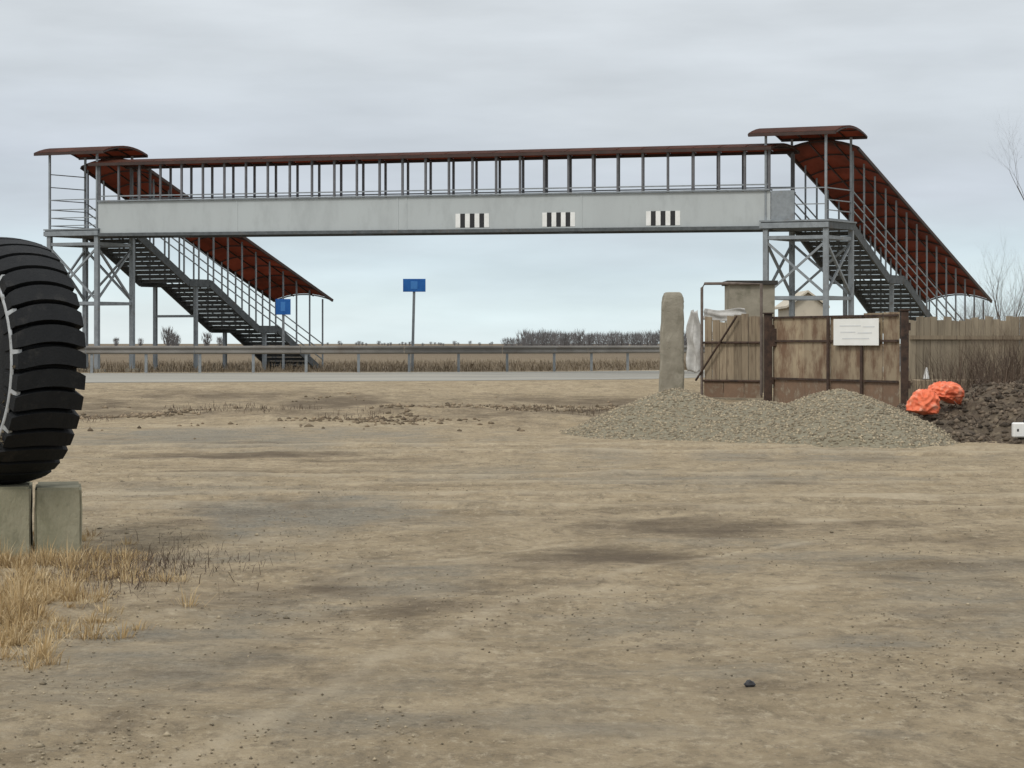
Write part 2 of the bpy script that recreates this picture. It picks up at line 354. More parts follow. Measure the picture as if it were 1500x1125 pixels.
for k_ in range(46):
    py_ = 640+sr_.random()**1.5*420; patch(0, sr_.uniform(120, 1500), py_, sr_.uniform(40, 170), sr_.uniform(1.5, 5)*(py_-560)/150, sr_.uniform(.3, .62), sr_.uniform(-.05, .05))
for k_ in range(26):
    py_ = 650+sr_.random()**1.3*440; patch(1, sr_.uniform(0, 1500), py_, sr_.uniform(60, 220), sr_.uniform(3, 8)*(py_-560)/150, sr_.uniform(.4, .8))
for p in ((1350, 728, 260, 5, .9), (1160, 862, 70, 4, .8), (150, 722, 90, 5, .8), (900, 640, 260, 5, .6), (350, 625, 300, 6, .5), (1130, 920, 90, 20, .5), (900, 860, 110, 18, .5), (800, 760, 200, 7, .5), (1200, 765, 60, 3, .8), (1230, 810, 120, 5, .5),
          (650, 950, 90, 24, .5), (1000, 1060, 260, 50, .5), (600, 1100, 200, 30, .35), (450, 790, 120, 9, .5), (700, 705, 120, 4, .4), (1440, 660, 120, 5, .6)):
    patch(2, *p)
for c_, a_, ph_, sg in ((26.0, 1.1, .3, 1), (27.9, 1.1, .3, 1), (33.5, .8, 1.2, 1), (35.3, .8, 1.2, 1), (21, 1.6, 2.2, -1), (22.9, 1.6, 2.2, -1)):
    q_ = (co[:, 1]-(c_+a_*np.sin(co[:, 0]*.16+ph_)-.10*co[:, 0]*sg))
    mask[:, 2] = np.maximum(mask[:, 2], .62*np.exp(-((q_-.5)/.35)**2)); mask[:, 0] = np.maximum(mask[:, 0], .30*np.exp(-(q_/.25)**2))
for off_ in (0, .62, 1.9, 2.5):            # wheel tracks curving off towards the left foreground
    tx_ = np.interp(co[:, 1], [4, 8.5, 10, 12.5, 14.8, 17, 20], [-3.4, -1.35, -1.0, -.55, .05, 1.1, 3.2])-off_
    k_ = np.exp(-((co[:, 0]-tx_)/.10)**2)*(co[:, 1] < 19)
    mask[:, 2 if off_ in (0, 1.9) else 0] = np.maximum(mask[:, 2 if off_ in (0, 1.9) else 0], (.7 if off_ in (0, 1.9) else .42)*k_)
far_side = side(co[:, 0], co[:, 1], FAR)
mask[:, 0] = np.maximum(mask[:, 0], np.where(far_side > 1.0, 1.35, 0)*sm(1, 4, far_side)*(.8+.5*(fbm(co[:, 0]*.02, co[:, 1]*.02, 3)-.45)))
bank_c = np.exp(-((co[:, 1]-55)/6.0)**4)*(.45+.75*sm(.36, .58, fbm(co[:, 0]*.45+8, co[:, 1]*.3, 4)))*(side(co[:, 0], co[:, 1], NEAR) < -1.5)
mask[:, 0] = np.maximum(mask[:, 0], .95*bank_c)
ca = me.color_attributes.new('mask', 'FLOAT_COLOR', 'POINT'); ca.data.foreach_set('color', mask.ravel())
me.materials.append(M['ground'])
ground = bpy.data.objects.new('ground', me); C.objects.link(ground); tag(ground, kind='structure')

# road sheet and its edge lines (4 mm steps)
def strip(name, A, B, z, m_, n=160, x0=-200, x1=200):
    A = np.array(A, float); B = np.array(B, float)
    def resamp(P):
        s = np.concatenate([[0], np.cumsum(np.hypot(*np.diff(P, axis=0).T))]); q = np.linspace(0, s[-1], n)
        # soften the corners
        xx = np.interp(q, s, P[:, 0]); yy = np.interp(q, s, P[:, 1]); return np.stack([xx, yy], 1)
    a, b = resamp(A), resamp(B); mb = MB(); mb.v = [(p[0], p[1], z) for p in a]+[(p[0], p[1], z) for p in b]
    mb.f = [(i, i+1, n+i+1, n+i) for i in range(n-1)]
    return mb.build(name, m_, fix=False)
def offs(poly, d):
    r = []
    P = np.array(poly, float)
    for i in range(len(P)):
        t = P[min(i+1, len(P)-1)]-P[max(i-1, 0)]; t /= np.hypot(*t); r.append((P[i, 0]-t[1]*d, P[i, 1]+t[0]*d))
    return r
NEARv = NEAR[1:-1]; FARv = FAR[1:-1]
tag(strip('road', NEARv, FARv, ROADZ+.006, M['asphalt'], n=400), kind='structure')
tag(strip('road_marking', offs(NEARv, 1.2), offs(NEARv, 1.42), ROADZ+.012, M['line'], n=400), kind='structure')
tag(strip('road_marking', offs(FARv, -1.3), offs(FARv, -1.08), ROADZ+.012, M['line'], n=400), kind='structure')

# ------------------------------------------------------------------ covered footbridge
OL = Vector((-15.93, 89.35, 0)); OR_ = Vector((8.84, 79.07, 0)); LEN = 26.8
Bv = (OR_-OL)/ (OR_-OL).length; TA = R(33.8); Tv = Vector((math.sin(TA), math.cos(TA), 0))
def W(u, v, z): p = OL+Bv*u+Tv*v; return Vector((p.x, p.y, z))
def zb(u): return 5.74-.0090*u
WID = 1.75
bridge = thing('footbridge', (OL+OR_)/2+Vector((0, 0, ROADZ)), 'long grey steel footbridge with brown arched roof and two covered stairs over the road', 'footbridge')
def wbox(mb, u0, u1, v0, v1, z0, z1, z0b=None, z1b=None):
    """box in the bridge's own axes; heights may differ at the u1 end"""
    z0b = z0 if z0b is None else z0b; z1b = z1 if z1b is None else z1b
    mb.box([W(u0, v0, z0), W(u1, v0, z0b), W(u1, v1, z0b), W(u0, v1, z0), W(u0, v0, z1), W(u1, v0, z1b), W(u1, v1, z1b), W(u0, v1, z1)])
def sloped(mb, u0, u1, v0, v1, a, b): wbox(mb, u0, u1, v0, v1, zb(u0)+a, zb(u0)+b, zb(u1)+a, zb(u1)+b)
# girders: plates with flanges; seams between plates
seams = [0, 6.1, 12.75, 19.9, LEN]
for side_, v0 in (('near', 0), ('far', WID)):
    mb = MB()
    sloped(mb, 0.05, LEN-.05, v0-.012, v0+.012, .1, 1.3)
    g = mb.build('girder', M['girder'], bridge)
    for a, b in zip(seams[:-1], seams[1:]):
        mb = MB(); sloped(mb, a+.012, b-.012, v0-.02, v0+.02, .105, 1.29); mb.build('plate', M['girder'], g)
    mb = MB(); sloped(mb, 0, LEN, v0-.11, v0+.11, 1.31, 1.36); mb.build('top_flange', M['steel'], g)
    mb = MB(); sloped(mb, 0, LEN, v0-.13, v0+.13, -.02, .095); mb.build('bottom_flange', M['dsteel'], g)
    for su in (6.1, 12.75, 13.1, 19.9):
        mb = MB(); sloped(mb, su-.035, su+.035, v0-.034, v0+.034, .1, 1.30); mb.build('splice', M['girder'], g)
# hazard stripes on the near girder
def u_of(px):
    lo, hi = -3, 31
    for _ in range(50):
        m_ = (lo+hi)/2; p = W(m_, 0, 0)
        if 750+p.x/p.y*F < px: lo = m_
        else: hi = m_
    return lo
for x0, x1 in ((668, 717), (795, 843), (947, 997)):
    ua, ub = u_of(x0), u_of(x1); st = (ub-ua)/7
    for k in range(7):
        mb = MB(); sloped(mb, ua+k*st, ua+(k+1)*st-.003, -.032, -.021, .16, .66)
        mb.build('stripe', M['white'] if k % 2 == 0 else M['black'], bridge)
mb = MB(); sloped(mb, .0, LEN, .14, WID-.14, .24, .32); mb.build('deck', M['dsteel'], bridge)
mb = MB()
for i in range(18):
    u = .4+i*26/17; sloped(mb, u-.05, u+.05, .03, WID-.03, .08, .235)
for u in (3.7, 11.4, 19.4): sloped(mb, u-.35, u+.35, .0, .3, -.09, -.025)
mb.build('cross_beam', M['dsteel'], bridge)
NB = 29; SP = LEN/NB
for v in (0, WID):
    for i in range(NB+1):
        u = min(max(i*SP, .06), LEN-.06); mb = MB(); mb.beam(W(u, v, zb(u)+1.355), W(u, v, zb(u)+2.72), .075, .075)
        mb.build('post', M['psteel'], bridge)
    mb = MB(); mb.beam(W(0, v, zb(0)+1.52), W(LEN, v, zb(LEN)+1.52), .045, .045); mb.build('handrail', M['steel'], bridge)
# arched roofs
def arch(a, b, rise, n=9, lift=0):
    """points from a to b, arched upwards"""
    return [a.lerp(b, k/n)+Vector((0, 0, rise*(1-(2*k/n-1)**2)+lift)) for k in range(n+1)]
def roof_panel(mb, A0, A1, thick=.03):
    n = len(A0); b = len(mb.v); dz = Vector((0, 0, thick))
    mb.v += [tuple(p) for p in A0]+[tuple(p) for p in A1]+[tuple(p+dz) for p in A0]+[tuple(p+dz) for p in A1]
    for k in range(n-1):
        mb.f += [(b+k, b+n+k, b+n+k+1, b+k+1), (b+2*n+k, b+2*n+k+1, b+3*n+k+1, b+3*n+k), (b+k, b+k+1, b+2*n+k+1, b+2*n+k), (b+n+k, b+3*n+k, b+3*n+k+1, b+n+k+1)]
    mb.f += [(b, b+2*n, b+3*n, b+n), (b+n-1, b+2*n-1, b+4*n-1, b+3*n-1)]
def vault(parent, edgeA, edgeB, rise, nb, gable=.0, name='roof'):
    """edgeA / edgeB: functions of s in 0..1 giving the two eaves"""
    mb = MB()
    for i in range(nb+1):
        A = arch(edgeA(i/nb), edgeB(i/nb), rise, lift=-.035)
        for p, q in zip(A[:-1], A[1:]): mb.beam(p, q, .045, .05)
    mb.beam(edgeA(0)+Vector((0, 0, -.04)), edgeA(1)+Vector((0, 0, -.04)), .07, .11); mb.beam(edgeB(0)+Vector((0, 0, -.04)), edgeB(1)+Vector((0, 0, -.04)), .07, .11)
    for s in (.33, .67):
        k = 1-(2*s-1)**2
        mb.beam(edgeA(0).lerp(edgeB(0), s)+Vector((0, 0, rise*k-.07)), edgeA(1).lerp(edgeB(1), s)+Vector((0, 0, rise*k-.07)), .045, .05)
    r = mb.build(name, M['trim'], parent)
    for i in range(nb):
        mb = MB(); roof_panel(mb, arch(edgeA(i/nb+.0008), edgeB(i/nb+.0008), rise), arch(edgeA((i+1)/nb-.0008), edgeB((i+1)/nb-.0008), rise))
        mb.build('roof_panel', M['poly'], r)
    return r
def lin(p, q): return lambda s: p.lerp(q, s)
vault(bridge, lin(W(-.3, -.17, zb(0)+2.78), W(LEN+.1, -.17, zb(LEN)+2.78)), lin(W(-.3, WID+.17, zb(0)+2.78), W(LEN+.1, WID+.17, zb(LEN)+2.78)), .17, NB)

def tower(u0, u1, zfl, v1=1.95):
    """four legs, landing, railing and its own raised roof"""
    us, vs_ = (u0, u1), (0.0, v1)
    ze = zfl+2.92
    for iu, u in enumerate(us):
        for iv, v in enumerate(vs_):
            p = W(u, v, 0); z0 = zat(p.x, p.y)
            mb = MB(); mb.beam(W(u, v, z0+.11), W(u, v, zfl-.32), .17, .17); leg = mb.build('leg', M['steel'], bridge)
            mb = MB(); mb.cube(p.x-.3, p.x+.3, p.y-.3, p.y+.3, z0-.2, z0+.11); mb.build('footing', M['conc'], leg)
            mb = MB(); mb.beam(W(u, v, zfl-.05), W(u, v, ze-.04), .075, .075); mb.build('post', M['steel'], bridge)
    # braces
    def face(pa, pb):
        for z in (zfl-.62, 3.15):
            mb = MB(); mb.beam(W(*pa, z), W(*pb, z), .11, .12); mb.build('cross_bar', M['steel'], bridge)
        mb = MB(); mb.beam(W(*pa, zfl-.75), W(*pb, 3.25), .08, .08); mb.build('brace', M['steel'], bridge)
        mb = MB(); mb.beam(W(*pb, zfl-.76), W(*pa, 3.26), .07, .075); mb.build('brace', M['steel'], bridge)
    face((u0, 0), (u1, 0)); face((u0, v1), (u1, v1)); face((u0, 0), (u0, v1)); face((u1, 0), (u1, v1))
    mb = MB(); wbox(mb, u0-.12, u1+.12, -.12, v1+.12, zfl-.32, zfl-.09); land = mb.build('landing', M['dsteel'], bridge)
    mb = MB(); wbox(mb, u0-.16, u1+.16, -.16, v1+.1, zfl-.085, zfl-.03); mb.build('landing_floor', M['steel'], land)
    mb = MB(); wbox(mb, u0-.15, u1+.15, -.165, -.125, zfl-.30, zfl-.12); mb.build('edge_channel', M['steel'], land)
    return ze
def railing(pa, pb, base, hs, m_=None, r=.035):
    for h in hs:
        mb = MB(); mb.beam(W(*pa, base+h), W(*pb, base+h), r, r); mb.build('rail', m_ or M['steel'], bridge)
def stair(u0, u1, zfl, ze0, ru0, ru1, foot=ROADZ):
    """covered stair going away from the landing: three flights, two small landings"""
    V0 = 1.95+.1; flights = 3; land = 1.25; run = (11.7-2*land)/3; drop = (zfl-foot)/3; nt_ = 11
    prof = [(V0, zfl)]
    for k in range(3):
        v, z = prof[-1]; prof.append((v+run, z-drop))
        if k < 2: prof.append((v+run+land, z-drop))
    VE = prof[-1][0]
    mb = MB()
    for u in (u0+.03, u1-.03):
        for (va, za), (vb, zb_) in zip(prof[:-1], prof[1:]):
            mb.beam(W(u, va, za-.16), W(u, vb, zb_-.16), .07, .30)
    st = mb.build('staircase', M['dsteel'], bridge)
    for k in range(3):
        va, za = prof[2*k]; vb, zb_ = prof[2*k+1]
        for i in range(nt_):
            f = (i+.5)/nt_; v = va+(vb-va)*f; z = za+(zb_-za)*(i+1)/nt_
            mb = MB(); wbox(mb, u0+.07, u1-.07, v-.16, v+.16, z-.045, z-.005); wbox(mb, u0+.07, u1-.07, v+.135, v+.155, z-.04-(zfl-foot)/3/nt_*.72, z-.046); mb.build('tread', M['grate'], st)
        if k < 2:
            mb = MB(); wbox(mb, u0+.07, u1-.07, vb+.01, vb+land-.01, zb_-.12, zb_-.01); mb.build('half_landing', M['grate'], st)
            # trestle under the half landing
            vm = vb+land/2
            for u in (u0+.2, u1-.2):
                p = W(u, vm, 0); z0 = zat(p.x, p.y)
                if zb_-.3-z0 > .4:
                    mb = MB(); mb.beam(W(u, vm, z0-.05), W(u, vm, zb_-.3), .14, .14); mb.build('trestle_leg', M['steel'], st)
            if zb_ > 3: mb = MB(); mb.beam(W(u0+.2, vm, zb_-1.5), W(u1-.2, vm, zb_-1.5), .1, .1); mb.build('trestle_bar', M['steel'], st)
            mb = MB(); mb.beam(W(u0+.0, vm, zb_-.24), W(u1, vm, zb_-.24), .12, .12); mb.build('trestle_bar', M['dsteel'], st)
    mean = lambda v: zfl-(zfl-foot)*(v-V0)/(VE-V0)
    pv = np.array([p[0] for p in prof]); pz = np.array([p[1] for p in prof])
    fl = lambda v: float(np.interp(v, pv, pz))
    slope = (zfl-foot)/(VE-V0); ev = lambda v: ze0-.427*(v-1.95)
    vE = 1.95+11.95
    nb = 13
    for u in (u0, u1):
        for i in range(nb+1):
            v = V0+.05+(vE-V0-.25)*i/nb; zz = max(fl(v)-.05, foot-.02)
            mb = MB(); mb.beam(W(u, v, zz), W(u, v, ev(v)-.06), .055, .055); mb.build('post', M['steel'], st)
        for h in (.38, .72, 1.05):
            mb = MB(); mb.beam(W(u, V0, mean(V0)+h), W(u, VE, mean(VE)+h), .035, .04); mb.build('rail', M['steel'], st)
    vault(bridge, lin(W(ru0, 1.95, ev(1.95)), W(ru0, vE, ev(vE))), lin(W(ru1, 1.95, ev(1.95)), W(ru1, vE, ev(vE))), .27, nb)
zfl_R = zb(LEN)+.32; zfl_L = zb(0)+.32
uR0, uR1, uL0, uL1 = 26.62, 28.72, -2.2, -.05
zeR = tower(uR0, uR1, zfl_R); zeL = tower(uL0, uL1, zfl_L)
for (a, b, ze) in ((uR0-.5, uR1+.45, zeR), (uL0-.5, uL1+.5, zeL)):
    vault(bridge, lin(W(a, -.25, ze), W(b, -.25, ze)), lin(W(a, 2.2, ze), W(b, 2.2, ze)), .25, 4)
stair(uR0, uR1, zfl_R, 8.36, uR0-.22, uR1+.24)
stair(uL0, uL1+.15, zfl_L, 8.60, uL0-.2, uL1+.5)
# railings of the landings
railing((uL0, 0), (uL1, 0), zfl_L, (.1, .4, .72, 1.1)); railing((uL0, 0), (uL0, 1.95), zfl_L, (.1, .4, .72, 1.1, 1.6, 2.1))
railing((uR0, 0), (uR1, 0), zfl_R, (.5, 1.05)); railing((uR1, 0), (uR1, 1.95), zfl_R, (.3, .65, 1.05))
mb = MB(); wbox(mb, LEN+.02, LEN+.82, -.02, .02, zfl_R-.02, zfl_R+.98); mb.build('side_panel', M['steel'], bridge)
mb = MB(); wbox(mb, uR1-.02, uR1+.02, .25, 1.7, zfl_R-.3, zfl_R+.02); mb.build('side_panel', M['steel'], bridge)

# ------------------------------------------------------------------ guard rail along the far side of the road
rail_line = offs(FAR, .9)
P = np.array(rail_line[1:-1]); s = np.concatenate([[0], np.cumsum(np.hypot(*np.diff(P, axis=0).T))])
def rl(q): return np.interp(q, s, P[:, 0]), np.interp(q, s, P[:, 1])
q0 = next(q for q in np.arange(0, s[-1], .5) if rl(q)[0] > -36)
gr = thing('guard_rail', (*rl(q0+30), ROADZ), 'long grey corrugated steel guard rail along the far edge of the road', 'guard rail')
prof = [(0, 0), (.05, .04), (.05, .09), (0, .13), (0, .18), (.05, .22), (.05, .27), (0, .31)]
NS = 21
for k in range(NS):
    a = q0+k*4.0; mb = MB(); n = 4
    for i in range(n+1):
        x, y = rl(a+(3.98)*i/n); x2, y2 = rl(a+3.98*i/n+.1); t = Vector((x2-x, y2-y, 0)).normalized(); nn = Vector((t.y, -t.x, 0))
        for th in (0, .012):
            for (o_, z_) in prof:
                p = Vector((x, y, 0))+nn*(o_+th); mb.v.append((p.x, p.y, ROADZ+.70+z_))
    L = len(prof)
    for i in range(n):
        for th in (0, 1):
            for j in range(L-1):
                b0 = i*2*L+th*L+j; mb.f.append((b0, b0+1, b0+2*L+1, b0+2*L))
        for j in (0, L-1):
            b0 = i*2*L+j; mb.f.append((b0, b0+L, b0+3*L, b0+2*L))
    for i in (0, n):
        for j in range(L-1): b0 = i*2*L+j; mb.f.append((b0, b0+1, b0+L+1, b0+L))
    mb.build('rail', M['gsteel'], gr)
    for d in (.2, 2.2):
        x, y = rl(a+d); mb = MB(); mb.cube(x-.05, x+.05, y+.005, y+.10, zat(x, y)-.1, ROADZ+.96); mb.build('post', M['steel'], gr)

# ------------------------------------------------------------------ blue signs by the road
def sign(px, ytop, ybot, wpx, d, label, lean=0):
    s_ = F/d; p = PX(px, 0, d); z0 = zat(p.x, p.y)
    t = thing('road_sign', (p.x, p.y, z0), label, 'road sign')
    zt = EYE+(HOR-ytop)/s_; zb_ = EYE+(HOR-ybot)/s_; wv = wpx/s_/2
    mb = MB(); mb.tube([(p.x-lean, p.y, z0-.2), (p.x, p.y, zt-.05)], .055, 10); mb.build('pole', M['steel'], t)
    mb = MB(); mb.cube(p.x-wv, p.x+wv, p.y-.095, p.y-.065, zb_, zt); f = mb.build('panel', M['blue'], t, bevel=.006)
    mb = MB(); mb.cube(p.x-wv*.32, p.x+wv*.28, p.y-.100, p.y-.096, zb_+(zt-zb_)*.22, zt-(zt-zb_)*.18); mb.build('print', M['lblue'], f)
    mb = MB()
    for z in (zb_+.1, zt-.12): mb.cube(p.x-.09, p.x+.09, p.y-.064, p.y-.03, z, z+.04)
    mb.build('bracket', M['steel'], t)
sign(607, 408.5, 427.5, 33, 91.5, 'small blue road sign on a thin pole alone under the middle of the bridge', .09)
sign(415, 438, 461, 22, 97, 'small blue road sign half hidden behind the left stair of the bridge')

# ------------------------------------------------------------------ gate, fence, things by the fence
def ground_pt(px, d): p = PX(px, 0, d); return p.x, p.y, zat(p.x, p.y)
# concrete gate pillar, tapering at its head
x, y, z0 = ground_pt(984, 62); ztop = EYE+(HOR-428)*62/F
mb = MB(); hw = .30
def ringbox(x, y, levels):
    mb = MB()
    for i, (hx, hy, z, dx) in enumerate(levels):
        mb.v += [(x-hx+dx, y-hy, z), (x+hx+dx, y-hy, z), (x+hx+dx, y+hy, z), (x-hx+dx, y+hy, z)]
        if i:
            b = 4*(i-1); mb.f += [(b+k, b+(k+1) % 4, b+4+(k+1) % 4, b+4+k) for k in range(4)]
    mb.f += [(3, 2, 1, 0), tuple(range(len(mb.v)-4, len(mb.v)))]
    return mb
o = ringbox(x, y, [(.33, .3, z0-.4, 0), (.31, .29, z0+.6, .0), (.285, .27, ztop-.5, .02), (.26, .25, ztop-.12, .03), (.19, .19, ztop, .03)]).build('gate_pillar', M['conc'], bevel=.03)
bm = bmesh.new(); bm.from_mesh(o.data); bmesh.ops.subdivide_edges(bm, edges=bm.edges[:], cuts=5, use_grid_fill=True); from mathutils import noise as mnz
for v_ in bm.verts:
    k_ = mnz.fractal(v_.co*3.3, 1, 2, 4)*.035+mnz.noise(v_.co*1.2)*.03; v_.co.x += k_; v_.co.y += k_*.6
bm.to_mesh(o.data); bm.free()
tag(recentre(o), 'tall rough concrete gate pillar at the left end of the fence', 'pillar')

def line_pt(pa, pb, px):      # point of the ground line pa-pb (each px,d) seen at px
    A = PX(pa[0], 0, pa[1]); B = PX(pb[0], 0, pb[1]); k = (px-750)/F
    t = (k*A.y-A.x)/((B.x-A.x)-k*(B.y-A.y)); return A.lerp(B, t)
def panel_between(mb, P0, P1, z0, z1, th, off=0, z0b=None, z1b=None, skew=0):
    d = Vector((P1.x-P0.x, P1.y-P0.y, 0)).normalized(); n = Vector((d.y, -d.x, 0))
    a0 = n*(off); a1 = n*(off+th); z0b = z0 if z0b is None else z0b; z1b = z1 if z1b is None else z1b
    v = lambda p, o_, z: (p.x+o_.x, p.y+o_.y, z)
    mb.box([v(P0, a0, z0), v(P1, a0, z0b), v(P1, a1, z0b), v(P0, a1, z0), v(P0, a0, z1), v(P1, a0, z1b), v(P1, a1, z1b), v(P0, a1, z1)])
GA, GB, GC = (1006, 61.6), (1125, 60), (1325, 54.2)
# left leaf: planks on a rusty pipe frame that stands up above them
pL = PX(1030, 0, 61.3); zL = zat(pL.x, pL.y)
leaf = thing('gate_leaf', (pL.x, pL.y, zL), 'plank gate leaf on rusty pipe frame between the concrete pillar and the first rusty post', 'gate')
k0, k1 = 1033, 1119; npl = 8
for i in range(npl):
    a = line_pt(GA, GB, k0+(k1-k0)*i/npl+.4); b = line_pt(GA, GB, k0+(k1-k0)*(i+1)/npl-.4)
    top = 2.33+random.uniform(-.05, .05)-(.12 if i in (1, 2) else 0); mb = MB(); panel_between(mb, a, b, zL+.12+random.uniform(0, .08), top, .03, off=random.uniform(-.012, .012), z1b=top+random.uniform(-.03, .03))
    mb.build('plank', M['wood'], leaf)
for c0, c1 in ((1033, 1062), (1062, 1092), (1092, 1119)):
    mb = MB(); panel_between(mb, line_pt(GA, GB, c0+.4), line_pt(GA, GB, c1-.4), zL+.03, .64+random.uniform(-.03, .03), .015, off=.05+random.uniform(0, .008)); mb.build('lower_sheet', M['rustsheet'], leaf)
a = line_pt(GA, GB, 1031); b = line_pt(GA, GB, 1118); dz = Vector((0, 0, 1))
nrm = Vector((-(b-a).y, (b-a).x, 0)).normalized()*-.09
zt = EYE+(HOR-415)*61.2/F
f0 = Vector((a.x, a.y, 0))+nrm; f1 = Vector((b.x, b.y, 0))+nrm
mb = MB(); mb.tube([f0+dz*(zL+.08), f0+dz*(zt-.12), f0+(f1-f0)*.05+dz*(zt-.01), f0+(f1-f0)*.5+dz*(zt-.02), f1+dz*(zt-.05), f1+dz*(zL+.1)], .038, 8); mb.build('frame', M['oldpipe'], leaf)
for z in (1.62, .62): mb = MB(); mb.tube([f0+dz*z, f1+dz*z], .03, 8); mb.build('cross_rail', M['rust'], leaf)
mb = MB(); mb.tube([f0+(f1-f0)*-.08+dz*.62+nrm*.8, f0+(f1-f0)*.62+dz*2.32+nrm*.8], .028, 8); mb.build('diagonal_brace', M['rust'], leaf)
# rusty posts
def rpost(px, d, top, half, label, extra=False):
    x, y, z0 = ground_pt(px, d)
    t = thing('gate_post', (x, y, z0), label, 'post')
    mb = MB(); mb.cube(x-half, x+half, y-half, y+half, z0-.3, top); mb.build('shaft', M['rust'], t, bevel=.012)
    mb = MB(); mb.cube(x-half-.03, x+half+.03, y-half-.03, y+half+.03, top, top+.03); mb.build('cap', M['rust'], t)
    if extra:
        mb = MB(); mb.cube(x+half-.02, x+half+.2, y-half-.05, y-half+.12, 1.52, 1.98); mb.build('lock_box', M['rust'], t, bevel=.01)
    for z in (.55, 1.9):
        mb = MB(); mb.tube([(x+half+.02, y-half*.6, z), (x+half+.02, y-half*.6, z+.18)], .03, 8); mb.build('hinge', M['rust'], t)
rpost(1125, 59.7, 2.36, .10, 'dark rusty square gate post with a lock box on its side', True)
rpost(1325, 53.9, 2.36, .085, 'dark rusty gate post between the white board and the orange sacks')
# right leaf: old painted sheets above, rusted sheets below
pm = line_pt(GB, GC, 1225); zm = zat(pm.x, pm.y)
leaf = thing('gate_leaf', (pm.x, pm.y, zm), 'wide beige sheet metal gate leaf with rusted foot, white board on it', 'gate')
cuts = [1133, 1180, 1217, 1266, 1294, 1318]
for i, (c0, c1) in enumerate(zip(cuts[:-1], cuts[1:])):
    a = line_pt(GB, GC, c0+.5); b = line_pt(GB, GC, c1-.5)
    mb = MB(); panel_between(mb, a, b, .72, 2.29+random.uniform(-.07, .05), .02, off=random.uniform(-.012, .012)); mb.build('sheet', M['sheet'], leaf)
    mb = MB(); panel_between(mb, a, b, zm+.06, .71, .02, off=-.004+random.uniform(-.006, .006)); mb.build('lower_sheet', M['rustsheet'], leaf)
a = line_pt(GB, GC, 1132); b = line_pt(GB, GC, 1318)
for z in (.70, 1.66, 2.26):
    mb = MB(); panel_between(mb, a, b, z-.025, z+.025, .035, off=.03); mb.build('cross_rail', M['rust'], leaf)
for px in (1217, 1266):
    a = line_pt(GB, GC, px-1.6); b = line_pt(GB, GC, px+1.6)
    mb = MB(); panel_between(mb, a, b, .2, 2.28, .03, off=.066); mb.build('upright', M['rust'], leaf)
# white board hung on the leaf
a = line_pt(GB, GC, 1227); b = line_pt(GB, GC, 1293); d_ = (a.y+b.y)/2; zt_ = EYE+(HOR-467)*d_/F; zb_ = EYE+(HOR-506)*d_/F
t = thing('notice_board', ((a.x+b.x)/2, (a.y+b.y)/2, zb_), 'blank looking white rectangular board hanging on the beige gate leaf', 'notice board')
mb = MB(); panel_between(mb, a, b, zb_, zt_, .02, off=.10); mb.build('board', M['paper'], t, bevel=.004)
for k, (u0, u1, h) in enumerate(((.14, .62, .74), (.66, .92, .70), (.16, .5, .50), (.55, .86, .47), (.2, .8, .26))):
    mb = MB(); z = zb_+(zt_-zb_)*h; panel_between(mb, a.lerp(b, u0), a.lerp(b, u1), z-.015, z+.015, .003, off=.1205); mb.build('faded_line', M['print'], t)
# plank fence to the right
FA, FB = (1331, 58.5), (1560, 61.5)
pf = line_pt(FA, FB, 1440)
fence = thing('plank_fence', (pf.x, pf.y, zat(pf.x, pf.y)), 'weathered upright plank fence to the right of the gate behind dry weeds', 'fence')
px = 1331.0
while px < 1560:
    wpl = random.uniform(8.5, 11.5); a = line_pt(FA, FB, px+.35); b = line_pt(FA, FB, px+wpl-.35); zz = zat(a.x, a.y)
    top = EYE+(HOR-466)*a.y/F+random.uniform(-.06, .06)
    mb = MB(); panel_between(mb, a, b, zz-.05, top, .028, off=random.uniform(-.012, .012), z1b=top+random.uniform(-.03, .03)); mb.build('plank', M['fencew'], fence); px += wpl
a = line_pt(FA, FB, 1331); b = line_pt(FA, FB, 1559)
for z in (.65, 1.75): mb = MB(); panel_between(mb, a, b, z-.05, z+.05, .04, off=.045); mb.build('cross_rail', M['wood'], fence)

# torn white plastic hanging between pillar and gate
def cloth(name, P0, P1, z0, z1, m_, amp, label, cat, seed=0, nu=14, nv=26, th=.012, shape=None):
    mb = MB(); d = Vector((P1.x-P0.x, P1.y-P0.y, 0)); n = Vector((d.y, -d.x, 0)).normalized()
    for s_ in (0, 1):
        for j in range(nv+1):
            for i in range(nu+1):
                u = i/nu; v = j/nv; wd = shape(v) if shape else 1
                q = P0+d*(.5+(u-.5)*wd)+n*(amp*math.sin(u*9+v*3+seed)+amp*.8*math.sin(v*11+u*4)+th*s_)
                mb.v.append((q.x, q.y, z0+(z1-z0)*v+.03*math.sin(u*7+seed)))
    K = (nu+1)*(nv+1)
    for j in range(nv):
        for i in range(nu):
            b0 = j*(nu+1)+i; mb.f += [(b0, b0+1, b0+nu+2, b0+nu+1), (K+b0, K+b0+nu+1, K+b0+nu+2, K+b0+1)]
    for j in range(nv):
        for i in (0, nu): b0 = j*(nu+1)+i; mb.f.append((b0, b0+nu+1, K+b0+nu+1, K+b0))
    for i in range(nu):
        for j in (0, nv): b0 = j*(nu+1)+i; mb.f.append((b0, b0+1, K+b0+1, K+b0))
    o = mb.build(name, m_, smooth=True); return tag(recentre(o), label, cat)
a = line_pt(GA, GB, 1007); b = line_pt(GA, GB, 1026)
cloth('plastic_sheet', a, b, EYE-(545-HOR)*61.5/F, EYE+(HOR-455)*61.5/F, M['plastic'], .06, 'crumpled white plastic sheet hanging in the gap beside the concrete pillar', 'plastic sheet', shape=lambda v: .55+.45*math.sin(2.2*v+.9))
